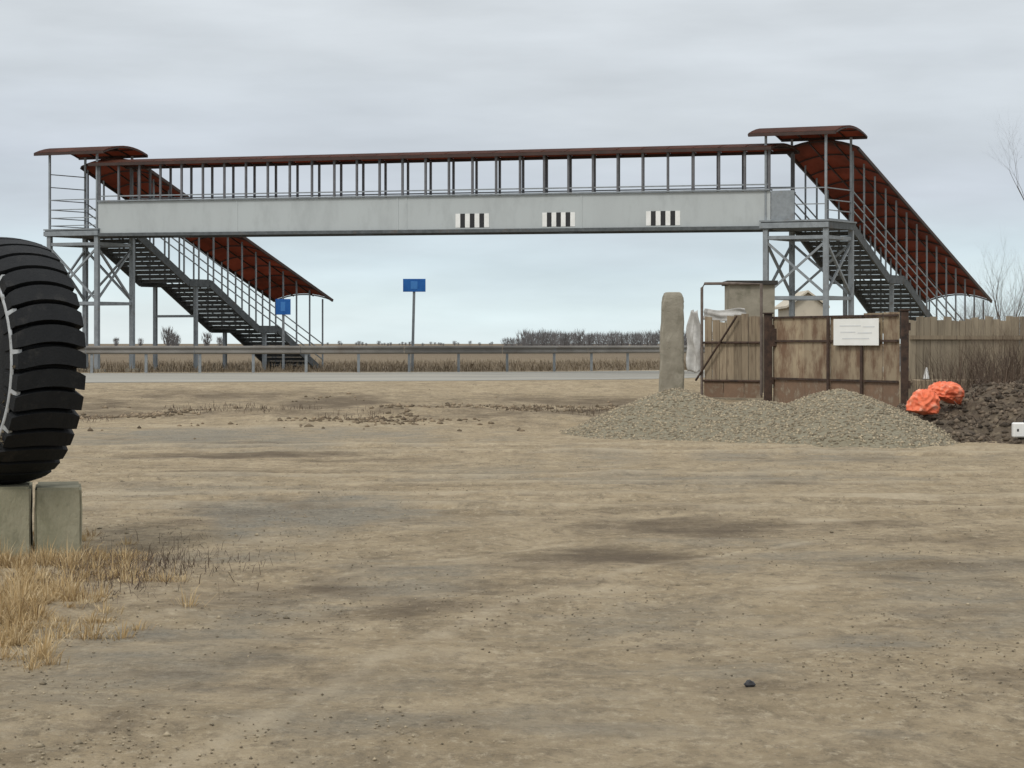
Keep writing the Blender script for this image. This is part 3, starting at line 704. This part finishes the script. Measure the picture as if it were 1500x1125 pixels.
# strip of pale sheeting along the top of the left leaf
a = line_pt(GA, GB, 1032); b = line_pt(GA, GB, 1094); a = a+Vector((0, .22, 0)); b = b+Vector((0, .22, 0))
cloth('plastic_sheet', a, b, 2.2, 2.50, M['plastic'], .03, 'strip of pale sheeting showing over the top of the plank gate leaf', 'plastic sheet', seed=2, nu=24, nv=8)

# ------------------------------------------------------------------ small buildings behind the fence
def shed(px0, px1, ytop, d, depth, label, wallm, rooft=.12, gable=0, name='concrete_shed', window=False):
    A = PX(px0, 0, d); B = PX(px1, 0, d); z0 = zat((A.x+B.x)/2, d); zt = EYE+(HOR-ytop)*d/F
    t = thing(name, ((A.x+B.x)/2, d+depth/2, z0), label, 'building')
    mb = MB(); mb.cube(A.x, B.x, d, d+depth, z0-.3, zt-rooft); mb.build('wall', wallm, t)
    mb = MB()
    if gable:
        xm = (A.x+B.x)/2; o = .25; zr = zt-rooft
        for s_ in (-1, 1):
            xe = xm+s_*((B.x-A.x)/2+o)
            mb.box([(xe, d-o, zr-.12), (xm, d-o, zr+gable), (xm, d+depth+o, zr+gable), (xe, d+depth+o, zr-.12), (xe, d-o, zr), (xm, d-o, zr+gable+.12), (xm, d+depth+o, zr+gable+.12), (xe, d+depth+o, zr)])
        mb.build('roof', M['cream'], t)
        mb = MB(); b = 0; mb.v = [(A.x, d, zr), (B.x, d, zr), (xm, d, zr+gable), (A.x, d+.2, zr), (B.x, d+.2, zr), (xm, d+.2, zr+gable)]; mb.f = [(0, 1, 2), (3, 5, 4), (0, 2, 5, 3), (1, 4, 5, 2), (0, 3, 4, 1)]
        mb.build('gable', wallm, t)
    else:
        mb.cube(A.x-.08, B.x+.08, d-.1, d+depth+.1, zt-rooft+.004, zt); mb.build('roof', M['dkroof'], t)
    return t
shed(1069, 1135, 411, 66, 1.6, 'narrow beige concrete shed with flat dark roof behind the plank gate leaf', M['conc'])
shed(1158, 1208, 445, 128, 6, 'distant cream gabled house seen between the legs of the right bridge tower', M['cream'], gable=.75, name='house')

# ------------------------------------------------------------------ heaps
def heap(name, x0, x1, y0, y1, hfun, m_, nx_, ny_):
    X, Y = np.meshgrid(np.linspace(x0, x1, nx_), np.linspace(y0, y1, ny_)); H = hfun(X, Y); Z = gz(X, Y)+H-.03
    mb = MB(); mb.v = [tuple(p) for p in np.stack([X, Y, Z], -1).reshape(-1, 3)]
    keep = H > -.01
    for j in range(ny_-1):
        for i in range(nx_-1):
            if keep[j:j+2, i:i+2].any(): b = j*nx_+i; mb.f.append((b, b+1, b+nx_+1, b+nx_))
    return mb
def hump(X, Y, cx, cy, rx, ry, h, p=1.25):
    q = np.sqrt(((X-cx)/rx)**2+((Y-cy)/ry)**2); return h*(1-q**p)
def gravel_h(X, Y):
    a = hump(X, Y, 3.05, 42.2, 2.05, 4.2, .80); b = hump(X, Y, 5.65, 40.0, 1.95, 4.8, .80, 1.4); c = hump(X, Y, 4.3, 41, 2.4, 4.2, .62)
    d = hump(X, Y, 2.1, 41.3, 1.3, 3.0, .36)
    h = np.maximum(np.maximum(a, b), np.maximum(c, d))
    h = h+.10*(fbm(X*1.3, Y*1.0, 4)-.45)+.035*(fbm(X*6, Y*6, 3)-.45)
    return np.where(h < -.05, -.3, h)
gh = heap('gravel_heap', -.6, 7.8, 34.6, 48, gravel_h, M['gravel'], 150, 150).build('gravel_heap', M['gravel'], smooth=True, fix=False)
tag(gh, 'low grey gravel heap with two humps in front of the gate', 'gravel heap')
def pebbles(n, fn, r0, r1):
    """octahedral stones; fn gives positions"""
    P = fn(n); rr = RNG.uniform(r0, r1, n)**1.0; base = np.array([(1, 0, 0), (0, 1, 0), (-1, 0, 0), (0, -1, 0), (0, 0, .7), (0, 0, -.7)], float)
    v = np.repeat(base[None], n, 0)*RNG.uniform(.65, 1.25, (n, 6, 1))*rr[:, None, None]
    an = RNG.uniform(0, 6.28, n); c, s_ = np.cos(an), np.sin(an)
    v = np.stack([v[..., 0]*c[:, None]-v[..., 1]*s_[:, None], v[..., 0]*s_[:, None]+v[..., 1]*c[:, None], v[..., 2]], -1)+P[:, None]
    fb = np.array([(0, 1, 4), (1, 2, 4), (2, 3, 4), (3, 0, 4), (1, 0, 5), (2, 1, 5), (3, 2, 5), (0, 3, 5)])
    f = (fb[None]+6*np.arange(n)[:, None, None]).reshape(-1, 3)
    return v.reshape(-1, 3), f
def fast(name, v, f, m_, parent=None):
    me = bpy.data.meshes.new(name); k = f.shape[1]; off = np.array(parent_world(parent)) if parent else 0
    me.vertices.add(len(v)); me.vertices.foreach_set('co', (v-off).ravel()); me.loops.add(f.size); me.loops.foreach_set('vertex_index', f.ravel().astype(np.int32))
    me.polygons.add(len(f)); me.polygons.foreach_set('loop_start', np.arange(len(f))*k); me.polygons.foreach_set('loop_total', np.full(len(f), k)); me.update(); me.validate()
    me.materials.append(m_); o = bpy.data.objects.new(name, me); C.objects.link(o)
    if parent: o.parent = parent
    return o
def on_gravel(n):
    X = RNG.uniform(-.4, 7.6, n*4); Y = RNG.uniform(34.8, 46.5, n*4); H = gravel_h(X, Y); k = np.where(H > -.03)[0][:n]
    return np.stack([X[k], Y[k], gz(X[k], Y[k])+H[k]-.03], -1)
v, f = pebbles(15000, on_gravel, .010, .042); tag(fast('gravel', v, f, M['stone'], gh), kind='stuff')

def soil_h(X, Y):
    a = hump(X, Y, 9.1, 41.2, 2.2, 4.9, .92, 1.5); b = hump(X, Y, 7.45, 41.4, 1.25, 4.4, .60, 1.3); c = hump(X, Y, 11.5, 43, 3, 5, .8)
    h = np.maximum(np.maximum(a, b), c)
    h = h+.34*(fbm(X*1.9+3, Y*1.3, 5)-.47)+.10*(fbm(X*7, Y*5, 3)-.45)
    return np.where(h < -.05, -.3, h)
sh = heap('soil_heap', 6.2, 15, 34.4, 49, soil_h, M['soil'], 150, 150).build('soil_heap', M['soil'], smooth=False, fix=False)
tag(sh, 'lumpy dark brown soil heap at the right edge beside the gravel heap', 'soil heap')
def clods(n, fn, r0, r1): return pebbles(n, fn, r0, r1)
def on_soil(n):
    X = RNG.uniform(6.5, 14, n*5); Y = RNG.uniform(34.8, 47.5, n*5); H = soil_h(X, Y); k = np.where(H > -.02)[0][:n]
    return np.stack([X[k], Y[k], gz(X[k], Y[k])+H[k]-.02], -1)
v, f = pebbles(5200, on_soil, .012, .085); tag(fast('soil_clods', v, f, M['soilclod'], sh), kind='stuff')

PS = on_soil(500); an_ = RNG.uniform(0, 6.28, len(PS)); L_ = RNG.uniform(.1, .45, len(PS)); mb = MB()
for p_, a_, l_ in zip(PS, an_, L_):
    q_ = Vector(p_); mb.tube([q_, q_+Vector((math.cos(a_)*l_*.5, math.sin(a_)*l_*.5, l_*.3+.03)), q_+Vector((math.cos(a_+.4)*l_, math.sin(a_+.4)*l_, l_*.15))], [.008, .006, .003], 4, cap=False)
tag(mb.build('roots', M['twig'], sh, fix=False), kind='stuff')
# loose stones on the yard
def on_yard(n):
    Y = 6+54*RNG.random(n)**1.6; X = Y*RNG.uniform(-.24, .24, n); k = fbm(X*.5+4, Y*.35, 3)+.5*(fbm(X*2.3, Y*1.6, 2)-.4) > RNG.uniform(.3, .62, n); X, Y = X[k], Y[k]
    r = np.stack([X, Y, gz(X, Y)+.004], -1); return r
def yard_stones(n, r0, r1):
    P_ = on_yard(n); return pebbles(len(P_), lambda _: P_, r0, r1)
v, f = yard_stones(26000, .003, .010); tag(fast('loose_gravel', v, f, M['stone']), 'small pale stones scattered over the dirt yard', 'gravel', kind='stuff')
v, f = yard_stones(380, .010, .024); tag(fast('loose_gravel', v, f, M['stone']), 'larger loose stones scattered over the dirt yard', 'gravel', kind='stuff')
# clods along the bank before the road
def on_bank(n):
    X = RNG.uniform(-9.5, 3, n); Y = 51.5+RNG.normal(0, 3.2, n)+.05*X; k = fbm(X*.8+8, Y*.5, 3) > .44+.16*RNG.random(n); X, Y = X[k], Y[k]
    return np.stack([X, Y, gz(X, Y)+.01], -1)
PB = on_bank(5200); v, f = pebbles(len(PB), lambda _: PB, .015, .085)
tag(fast('soil_clods', v, f, M['clod']), 'dark clods of pushed up soil along the bank before the road', 'soil', kind='stuff')

# one dark stone lying in the foreground
def lump(name, c, r, m_, label, cat, seed=0, sub=3, amp=.25, sc=(1, 1, 1), group=None, smooth=True, fr=2.0):
    bm = bmesh.new(); bmesh.ops.create_icosphere(bm, subdivisions=sub, radius=1)
    from mathutils import noise as mn
    for v_ in bm.verts:
        n_ = mn.fractal(v_.co*fr+Vector((seed*3.1, seed, 0)), 1, 2, 4); v_.co = v_.co*(1+amp*n_)
        v_.co = Vector((v_.co.x*r*sc[0], v_.co.y*r*sc[1], v_.co.z*r*sc[2]))
    me = bpy.data.meshes.new(name); bm.to_mesh(me); bm.free(); me.materials.append(m_)
    if smooth: me.polygons.foreach_set('use_smooth', [True]*len(me.polygons))
    o = bpy.data.objects.new(name, me); C.objects.link(o); o.location = c
    return tag(o, label, cat, group)
p = G(1098, 1003); p.z = zat(p.x, p.y)+.012
lump('stone', p, .026, M['black'], 'single small black stone lying on the bare dirt in the foreground', 'stone', 3, 2, .3, (1, 1, .8), smooth=False)

# orange sacks and other litter by the soil heap
def sack(px, py, d, r, sc, label, seed, rot=0):
    from mathutils import noise as mn
    bm = bmesh.new(); bmesh.ops.create_icosphere(bm, subdivisions=5, radius=1)
    for v_ in bm.verts:
        c = v_.co.copy(); big = mn.noise(c*1.1+Vector((seed, 0, 2))); fold = 1-abs(mn.noise(c*2.6+Vector((0, seed, 0)))*2); fine = 1-abs(mn.noise(c*6.5+Vector((seed, seed, 0)))*2)
        k = 1+.30*big+.17*fold+.07*fine-.15
        c = Vector((c.x*k*sc[0], c.y*k*sc[1], c.z*k*sc[2]))*r
        if c.z < -.45*r*sc[2]: c.z = -.45*r*sc[2]+(c.z+.45*r*sc[2])*.35; c.x *= 1.12
        v_.co = c
    me = bpy.data.meshes.new('sack'); bm.to_mesh(me); bm.free(); me.materials.append(M['orange']); me.polygons.foreach_set('use_smooth', [True]*len(me.polygons))
    o = bpy.data.objects.new('sack', me); C.objects.link(o); o.location = PX(px, py, d); o.rotation_euler = (0, rot, .4)
    return tag(o, label, 'sack', 'orange sacks by the gate post')
sack(1354, 593, 39.4, .27, (.95, .9, .95), 'lower crumpled orange sack, next to the rusty post', 2, .1)
sack(1386, 576, 40.0, .29, (1.05, .85, .72), 'upper crumpled orange sack, leaning on the dark soil heap', 5, .3)
p = PX(1495, 629, 37.2)
t = thing('canister', (p.x, p.y, p.z-.13), 'small white plastic canister with dark print on the soil heap', 'canister')
mb = MB(); mb.cube(p.x-.13, p.x+.13, p.y-.08, p.y+.08, p.z-.13, p.z+.11); mb.build('body', M['white'], t, bevel=.02)
mb = MB(); mb.tube([(p.x+.07, p.y, p.z+.10), (p.x+.07, p.y, p.z+.15)], .03, 10); mb.build('cap', M['black'], t)
mb = MB(); mb.cube(p.x-.075, p.x-.045, p.y-.0845, p.y-.081, p.z-.03, p.z+.01); mb.build('print', M['black'], t)
x, y, z0 = ground_pt(1357, 57.6); zc = EYE-(556-HOR)*57.6/F
t = thing('marker_cone', (x, y, zc), 'tiny white cone shape standing on a ledge before the plank fence', 'cone')
mb = MB(); mb.tube([(x, y, zc+.02), (x, y, zc+.3)], [.085, .02], 12); mb.build('body', M['white'], t)
mb = MB(); mb.cube(x-.11, x+.11, y-.09, y+.09, zc, zc+.02); mb.build('base', M['black'], t)
mb = MB(); mb.cube(x-.3, x+1.5, y-.15, y+.35, z0-.1, zc); o = mb.build('timber_block', M['wood'], bevel=.02); tag(recentre(o), 'long low timber block lying against the plank fence', 'timber')

# ------------------------------------------------------------------ giant tyre on concrete blocks
BT = .515
def cblock(x0, x1, y0, y1, z1, label, m_, rot=11.0):
    z0 = zat((x0+x1)/2, (y0+y1)/2)-.12
    bm = bmesh.new(); bmesh.ops.create_cube(bm, size=1)
    for v_ in bm.verts: v_.co = Vector(((v_.co.x)*(x1-x0), v_.co.y*(y1-y0), (v_.co.z+.5)*(z1-z0)))
    bmesh.ops.bevel(bm, geom=bm.edges[:], offset=.018, segments=2, affect='EDGES')
    bmesh.ops.subdivide_edges(bm, edges=bm.edges[:], cuts=3, use_grid_fill=True)
    for v_ in bm.verts:
        if v_.co.z < z1-z0-.05: v_.co.x += random.uniform(-.006, .006); v_.co.y += random.uniform(-.006, .006)
    me = bpy.data.meshes.new('concrete_block'); bm.to_mesh(me); bm.free(); me.materials.append(m_)
    o = bpy.data.objects.new('concrete_block', me); C.objects.link(o); o.location = ((x0+x1)/2, (y0+y1)/2, z0)
    o.rotation_euler.z = R(rot)
    return tag(o, label, 'concrete block', 'blocks under the tyre')
cblock(-4.80, -3.72, 17.45, 18.4, BT, 'mossy concrete block carrying the tyre, at the left edge', M['mossc'])
cblock(-3.70, -3.35, 17.62, 18.45, BT-.012, 'narrower concrete block right of the one carrying the tyre', M['mossc'])
TR = .96; TW = .56
cpos = Vector((-3.985, 17.95, BT+TR-.012)); az = R(51.6)
ax = Vector((math.sin(az), math.cos(az), 0)); tx = Vector((math.cos(az), -math.sin(az), 0)); zz = Vector((0, 0, 1))
tyre = thing('tyre', (cpos.x, cpos.y, BT), 'giant black tyre with thick cross lugs standing on concrete blocks', 'tyre')
def TP(r, an, a): return cpos+ax*a+(tx*math.cos(an)+zz*math.sin(an))*r
def revolve(profile, n=72):
    mb = MB(); L = len(profile)
    for i in range(n):
        for (r, a) in profile: mb.v.append(tuple(TP(r, 2*math.pi*i/n, a)))
    for i in range(n):
        for j in range(L):
            mb.f.append((i*L+j, i*L+(j+1) % L, ((i+1) % n)*L+(j+1) % L, ((i+1) % n)*L+j))
    return mb
h = TW/2; rb = TR-.095
revolve([(.40, -h*.72), (.50, -h*.95), (.68, -h*1.0), (rb-.09, -h*.97), (rb-.015, -h*.86), (rb, -h*.6), (rb, 0), (rb, h*.6), (rb-.015, h*.86), (rb-.09, h*.97), (.68, h), (.50, h*.95), (.40, h*.72)]).build('carcass', M['rubber'], tyre, smooth=True)
NL = 36; step = 2*math.pi/NL
for i in range(NL):
    mb = MB(); a0 = i*step; ns = 10; secs = []
    for j in range(ns+1):
        u = -1+2*j/ns; bend = -.052*(1-u*u)*-1          # lugs bow in the middle
        crown = TR-.035*abs(u)**2.5; half = step*(.45 if abs(u) < .99 else .39)
        lo = rb-.05-(.10*max(0, abs(u)-.8)/.2); c_ = a0+bend
        secs.append([TP(lo, c_-half, u*h*1.02), TP(lo, c_+half, u*h*1.02), TP(crown, c_+half*.86, u*h), TP(crown, c_-half*.86, u*h)])
    for s_ in secs: mb.v += [tuple(p) for p in s_]
    for j in range(ns):
        for k in range(4): mb.f.append((4*j+k, 4*j+(k+1) % 4, 4*j+4+(k+1) % 4, 4*j+4+k))
    mb.f += [(0, 1, 2, 3), (4*ns+3, 4*ns+2, 4*ns+1, 4*ns)]
    mb.build('lug', M['rubber'], tyre, bevel=0)
# pale painted ring with tabs on the near sidewall
mb = revolve([(.800, -h*1.0), (.818, -h*1.035), (.838, -h*1.035), (.852, -h*.985), (.83, -h*.95)]); ring = mb.build('painted_ring', M['ring'], tyre, smooth=True)
for i in range(0, NL, 2):
    mb = MB(); a0 = i*step+step*.5; q = [TP(.835, a0-.022, -h*1.03), TP(.835, a0+.022, -h*1.03), TP(.905, a0+.016, -h*.95), TP(.905, a0-.016, -h*.95)]
    mb.box([p-ax*.0 for p in q]+[p+ax*.03 for p in q]); mb.build('tab', M['ring'], ring)
# wheel rim and disc
rim = revolve([(.405, -h*.75), (.42, -h*.80), (.39, -h*.78), (.34, -h*.45), (.34, h*.45), (.39, h*.78), (.42, h*.8), (.405, h*.75)], 48).build('rim', M['dsteel'], tyre, smooth=True)
mb = revolve([(.10, -h*.3), (.345, -h*.2), (.345, -h*.1), (.10, -h*.2)], 40); mb.build('disc', M['dsteel'], rim, smooth=True)
# lump of dried mud stuck at the bottom of the near sidewall
mb = MB()
for i in range(240):
    an = R(random.gauss(-62, 17)); r = random.uniform(.66, .9); p = TP(r, an, -h*1.01+random.uniform(-.01, .01)); s_ = random.uniform(.012, .035)
    q = [p+Vector((random.uniform(-1, 1), random.uniform(-1, 1), random.uniform(-1, 1)))*s_ for _ in range(4)]; b = len(mb.v); mb.v += [tuple(x_) for x_ in q]; mb.f += [(b, b+1, b+2), (b, b+2, b+3), (b, b+3, b+1), (b+1, b+3, b+2)]
tag(mb.build('mud', M['mud'], tyre), kind='stuff')

# ------------------------------------------------------------------ dry grass and weeds
def blades(P, hmin, hmax, wmin, wmax, lean, m_, name, label, cat, seg=2):
    n = len(P); hh = RNG.uniform(hmin, hmax, n); an = RNG.uniform(0, 6.28, n); le = RNG.random(n)**.8*lean; wd = RNG.uniform(wmin, wmax, n)
    dirv = np.stack([np.cos(an), np.sin(an), np.zeros(n)], -1); sidev = np.stack([-np.sin(an+RNG.uniform(-1, 1, n)), np.cos(an), np.zeros(n)], -1)
    up = np.array([0, 0, 1.])
    m1 = P+up*(hh*.6*np.cos(le*.5))[:, None]+dirv*(hh*.6*np.sin(le*.5))[:, None]
    t1 = m1+up*(hh*.4*np.cos(le*1.6))[:, None]+dirv*(hh*.4*np.sin(le*1.6))[:, None]
    v = np.stack([P-sidev*wd[:, None], P+sidev*wd[:, None], m1+sidev*wd[:, None]*.75, m1-sidev*wd[:, None]*.75, t1], 1).reshape(-1, 3)
    i = 5*np.arange(n)[:, None]
    f = np.concatenate([i+np.array([[0, 1, 2]]), i+np.array([[0, 2, 3]]), i+np.array([[3, 2, 4]])], 0)
    return tag(fast(name, v, f, m_), label, cat, kind='stuff')
def in_grass(n):
    Y = RNG.uniform(10.2, 19.5, n); X = RNG.uniform(-7, -1.6, n)
    # right-hand limit of the grass patch (world)
    lim = np.interp(Y, [10, 11, 12.3, 13.5, 15, 16.4, 17.4, 19.5], [-2.75, -2.65, -2.45, -2.4, -2.62, -2.85, -3.05, -3.7])
    dens = sm(.5, -.5, X-lim+.9*(fbm(X*1.7, Y*1.7, 3)-.45)*1.6)*(.35+.65*sm(.33, .55, fbm(X*2.6+9, Y*2.6, 3)))
    k = RNG.random(n) < dens; k &= ~((X > -4.78) & (X < -3.2) & (Y > 17.42) & (Y < 18.45))
    X, Y = X[k], Y[k]; return np.stack([X, Y, gz(X, Y)-.01], -1)
def tufts(C_, per, spread, hmin, hmax, name, label):
    n = len(C_)*per; ci = np.repeat(np.arange(len(C_)), per); an = RNG.uniform(0, 6.28, n); r = np.abs(RNG.normal(0, spread, n))
    wind = np.array([.35, -.15, 0]); size = RNG.uniform(.45, 1.15, len(C_))[ci]*np.where(RNG.random(len(C_)) < .2, 1.4, 1)[ci]
    P_ = C_[ci]+np.stack([np.cos(an)*r, np.sin(an)*r, np.zeros(n)], -1); hh = RNG.uniform(hmin, hmax, n)*size; le = np.clip(np.abs(RNG.normal(.8, .55, n)), 0, 1.6); wd = RNG.uniform(.0013, .0036, n)
    D = np.stack([np.cos(an), np.sin(an), np.zeros(n)], -1)+wind; D /= np.linalg.norm(D, axis=1)[:, None]; S = np.stack([-D[:, 1], D[:, 0], np.zeros(n)], -1)*np.sign(RNG.random(n)-.5)[:, None]
    S = S+D*RNG.uniform(-.8, .8, n)[:, None]; up = np.array([0, 0, 1.])
    m1 = P_+up*(hh*.6*np.cos(le*.7))[:, None]+D*(hh*.6*np.sin(le*.7))[:, None]; t1 = m1+up*(hh*.4*np.cos(le*1.5))[:, None]+D*(hh*.4*np.sin(le*1.5))[:, None]
    v = np.stack([P_-S*wd[:, None], P_+S*wd[:, None], m1+S*wd[:, None]*.75, m1-S*wd[:, None]*.75, t1], 1).reshape(-1, 3); i = 5*np.arange(n)[:, None]
    f = np.concatenate([i+np.array([[0, 1, 2]]), i+np.array([[0, 2, 3]]), i+np.array([[3, 2, 4]])], 0)
    o = fast(name, v, f, M['straw'])
    tint = np.repeat(np.clip(RNG.normal(.5, .25, len(C_))[ci]*.6+RNG.random(n)*.4, 0, 1), 5); col = np.stack([tint, tint, tint, np.ones_like(tint)], -1)
    o.data.color_attributes.new('tint', 'FLOAT_COLOR', 'POINT').data.foreach_set('color', col.ravel())
    return tag(o, label, 'grass', kind='stuff')
def straw_tint():
    t = M['straw'].node_tree; b = t.nodes['Principled BSDF']; vc = N(t, 'ShaderNodeVertexColor'); vc.layer_name = 'tint'
    cr_ = N(t, 'ShaderNodeValToRGB'); e_ = cr_.color_ramp; e_.elements[0].color = (.16, .105, .055, 1); e_.elements[1].color = (.68, .57, .38, 1); x_ = e_.elements.new(.45); x_.color = (.44, .31, .15, 1)
    t.links.new(vc.outputs[0], cr_.inputs[0]); t.links.new(cr_.outputs[0], b.inputs['Base Color'])
    for n_ in t.nodes:
        if n_.type == 'BSDF_TRANSLUCENT': t.links.new(cr_.outputs[0], n_.inputs[0])
straw_tint()
tufts(in_grass(4600), 40, .045, .05, .17, 'dry_grass', 'dry straw coloured grass tufts growing in front of the concrete blocks')
def in_weeds(n):
    X = RNG.normal(-2.75, .33, n); Y = RNG.normal(16.4, .9, n); return np.stack([X, Y, gz(X, Y)-.01], -1)
blades(in_weeds(1500), .03, .17, .0015, .003, 2.0, M['twig'], 'dry_weeds', 'dark brown dry weeds beside the narrower concrete block', 'weeds')
def near_fence(n):
    X = RNG.uniform(9.7, 16, n); Y = RNG.uniform(50, 58, n); k = (RNG.random(n) < sm(9.5, 13.5, X)*.85+.15) & (fbm(X*1.2, Y*.6, 3) > .38); X, Y = X[k], Y[k]; return np.stack([X, Y, gz(X, Y)-.02], -1)
blades(near_fence(9000), .4, 2.0, .004, .008, .7, M['twig'], 'dry_weeds', 'tall dry brown weeds in front of the plank fence', 'weeds')
def on_verge(n):
    X = RNG.uniform(-30, 12, n); yy = np.interp(X, [p[0] for p in FAR], [p[1] for p in FAR]); Y = yy+1.6+RNG.random(n)**1.5*34; return np.stack([X, Y, gz(X, Y)-.01], -1)
blades(on_verge(16000), .12, .5, .006, .014, 1.5, M['deadg'], 'dry_grass', 'brown dead grass on the verge behind the guard rail', 'grass')
def bank_weeds(n):
    X = RNG.uniform(-9, 3, n); Y = 51+RNG.normal(0, 2.2, n); k = fbm(X*.6+8, Y*.35, 3) > .5; X, Y = X[k], Y[k]; return np.stack([X, Y, gz(X, Y)-.01], -1)
blades(bank_weeds(2600), .05, .22, .003, .008, 1.4, M['twig'], 'dry_weeds', 'short brown weeds on the soil bank before the road', 'weeds')

# ------------------------------------------------------------------ bare trees
def bare_tree(x, y, ht, label, cat='tree', seed=0, levels=5, r0=None, spread=.55, name='bare_tree', group=None, tm=None, z=None, stems=1, forks=3):
    rnd = random.Random(seed); z0 = zat(x, y) if z is None else z; r0 = r0 or ht*.018
    t = thing(name, (x, y, z0), label, cat, group); tk = MB(); cw = MB(); tm = tm or M['bark']
    def grow(mb, p, d, ln, r, lv):
        pts = [p]; rs = [r]; n = 3 if lv < 2 else 2
        for i in range(n):
            d = (d+Vector((rnd.uniform(-1, 1), rnd.uniform(-1, 1), rnd.uniform(-.2, .5)))*.16).normalized(); p = p+d*ln/n; pts.append(p); rs.append(r*(1-.45*(i+1)/n))
        mb.tube(pts, rs, 7 if lv == 0 else (5 if lv < 3 else 3), cap=False)
        if lv >= levels: return
        nk = forks if lv < 3 else 3
        for k in range(nk):
            a = rnd.uniform(0, 6.28); s_ = rnd.uniform(.35, 1)*spread; o_ = Vector((math.cos(a), math.sin(a), 0)); nd = (d+o_*s_*1.3+Vector((0, 0, .12))).normalized()
            i = rnd.choice([len(pts)-1, len(pts)-1, len(pts)-2]); grow(cw, pts[i], nd, ln*rnd.uniform(.6, .8), rs[i]*.66, lv+1)
    for s_ in range(stems):
        a = rnd.uniform(0, 6.28); d = Vector((math.cos(a)*.12*(stems > 1)*2, math.sin(a)*.2*(stems > 1), 1)).normalized()
        grow(tk, Vector((x+(rnd.uniform(-.2, .2) if stems > 1 else 0), y, z0-.15)), d, ht*.30, r0, 0)
    tk.build('trunk', tm, t, smooth=True, fix=False); cw.build('crown', tm, t, smooth=True, fix=False)
ORD = ('first', 'second', 'third', 'fourth', 'fifth')
bare_tree(19.35, 76, 11.5, 'tall bare grey tree reaching in from the right edge', seed=4, levels=7, r0=.15, spread=.7)
bare_tree(16.0, 74, 5.8, 'small slim bare tree behind the plank fence near the foot of the right stair', seed=9, levels=6, r0=.075, spread=.42)
for i, (px, d, ht) in enumerate(((1398, 68, 3.9), (1428, 66, 3.7), (1458, 65, 4.3), (1486, 66, 4.6), (1512, 64, 4.4))):
    p = PX(px, 0, d); bare_tree(p.x, p.y, ht, ORD[i]+' leafless brown bush behind the plank fence, counted from the gate', 'bush', seed=20+i, levels=4, r0=.03, spread=.6, name='bare_bush', group='bushes behind the plank fence', tm=M['twig'], stems=7)
for i, (px, d, ht) in enumerate(((1442, 53, 2.6), (1470, 52, 2.8), (1494, 51.5, 3.0), (1415, 54.5, 2.1))):
    p = PX(px, 0, d); bare_tree(p.x, p.y, ht, ORD[(1, 2, 3, 0)[i]]+' thin bare bush in front of the plank fence, counted from the gate', 'bush', seed=40+i, levels=4, r0=.016, spread=.5, name='bare_bush', group='bushes before the plank fence', tm=M['twig'], stems=9)

# far treeline: individual trees, a few pixels each
def far_tree(px, d, ht, seed, label, group, wide=.5):
    rnd = np.random.default_rng(seed); p = PX(px, 0, d); x, y = p.x, p.y; z0 = ROADZ
    t = thing('far_tree', (x, y, z0), label, 'tree', group)
    mb = MB(); mb.tube([(x, y, z0-.2), (x, y, z0+ht*.55)], [ht*.03, ht*.012], 5); mb.build('trunk', M['bark'], t)
    n = 240; a = rnd.uniform(0, 6.28, n); hgt = rnd.uniform(.12, .8, n)*ht; le = rnd.uniform(.16, .34, n)*ht; r = wide*ht*.5*rnd.random(n)*np.sin(np.clip(hgt/ht*1.15, 0, 1)*2.6)
    bx = x+np.cos(a)*r; by = y+np.sin(a)*r; bz = z0+hgt; tip = np.stack([bx+np.cos(a)*le*.35, by+np.sin(a)*le*.35, bz+le], -1)
    wv = ht*.010; b0 = np.stack([bx-wv, by, bz], -1); b1 = np.stack([bx+wv, by+wv, bz], -1)
    v = np.stack([b0, b1, tip], 1).reshape(-1, 3); f = 3*np.arange(n)[:, None]+np.array([[0, 1, 2]])
    fast('crown', v, f, M['fartwig'], t)
rr = random.Random(5); k = 0; px = 742
while px < 1010:
    d = rr.uniform(330, 460); far_tree(px, d, (rr.uniform(15, 21) if px > 765 else 9)*d/F+1.1, 100+k, 'bare grey tree in the far treeline left of the concrete pillar', 'far trees left of the pillar', rr.uniform(.7, 1.0)); px += rr.uniform(5, 9); k += 1
px = 480
while px < 735:
    d = rr.uniform(800, 1300); far_tree(px, d, rr.uniform(.5, 4.5)*d/F+1.1, 300+k, 'tiny bare tree on the far horizon above the guard rail', 'tiny far trees above the guard rail', .9); px += rr.choice([rr.uniform(3, 6), rr.uniform(3, 6), rr.uniform(10, 24)]); k += 1
for px, d, h_ in ((246, 420, 24), (253, 440, 17), (259, 460, 13), (303, 480, 17), (322, 520, 10), (170, 560, 9), (206, 560, 8), (1215, 260, 30), (1238, 280, 34), (1050, 240, 20)):
    far_tree(px, d, h_*d/F+1.1, 500+k, 'bare tree in the distance seen through the bridge supports', 'far trees behind the bridge supports', .6); k += 1
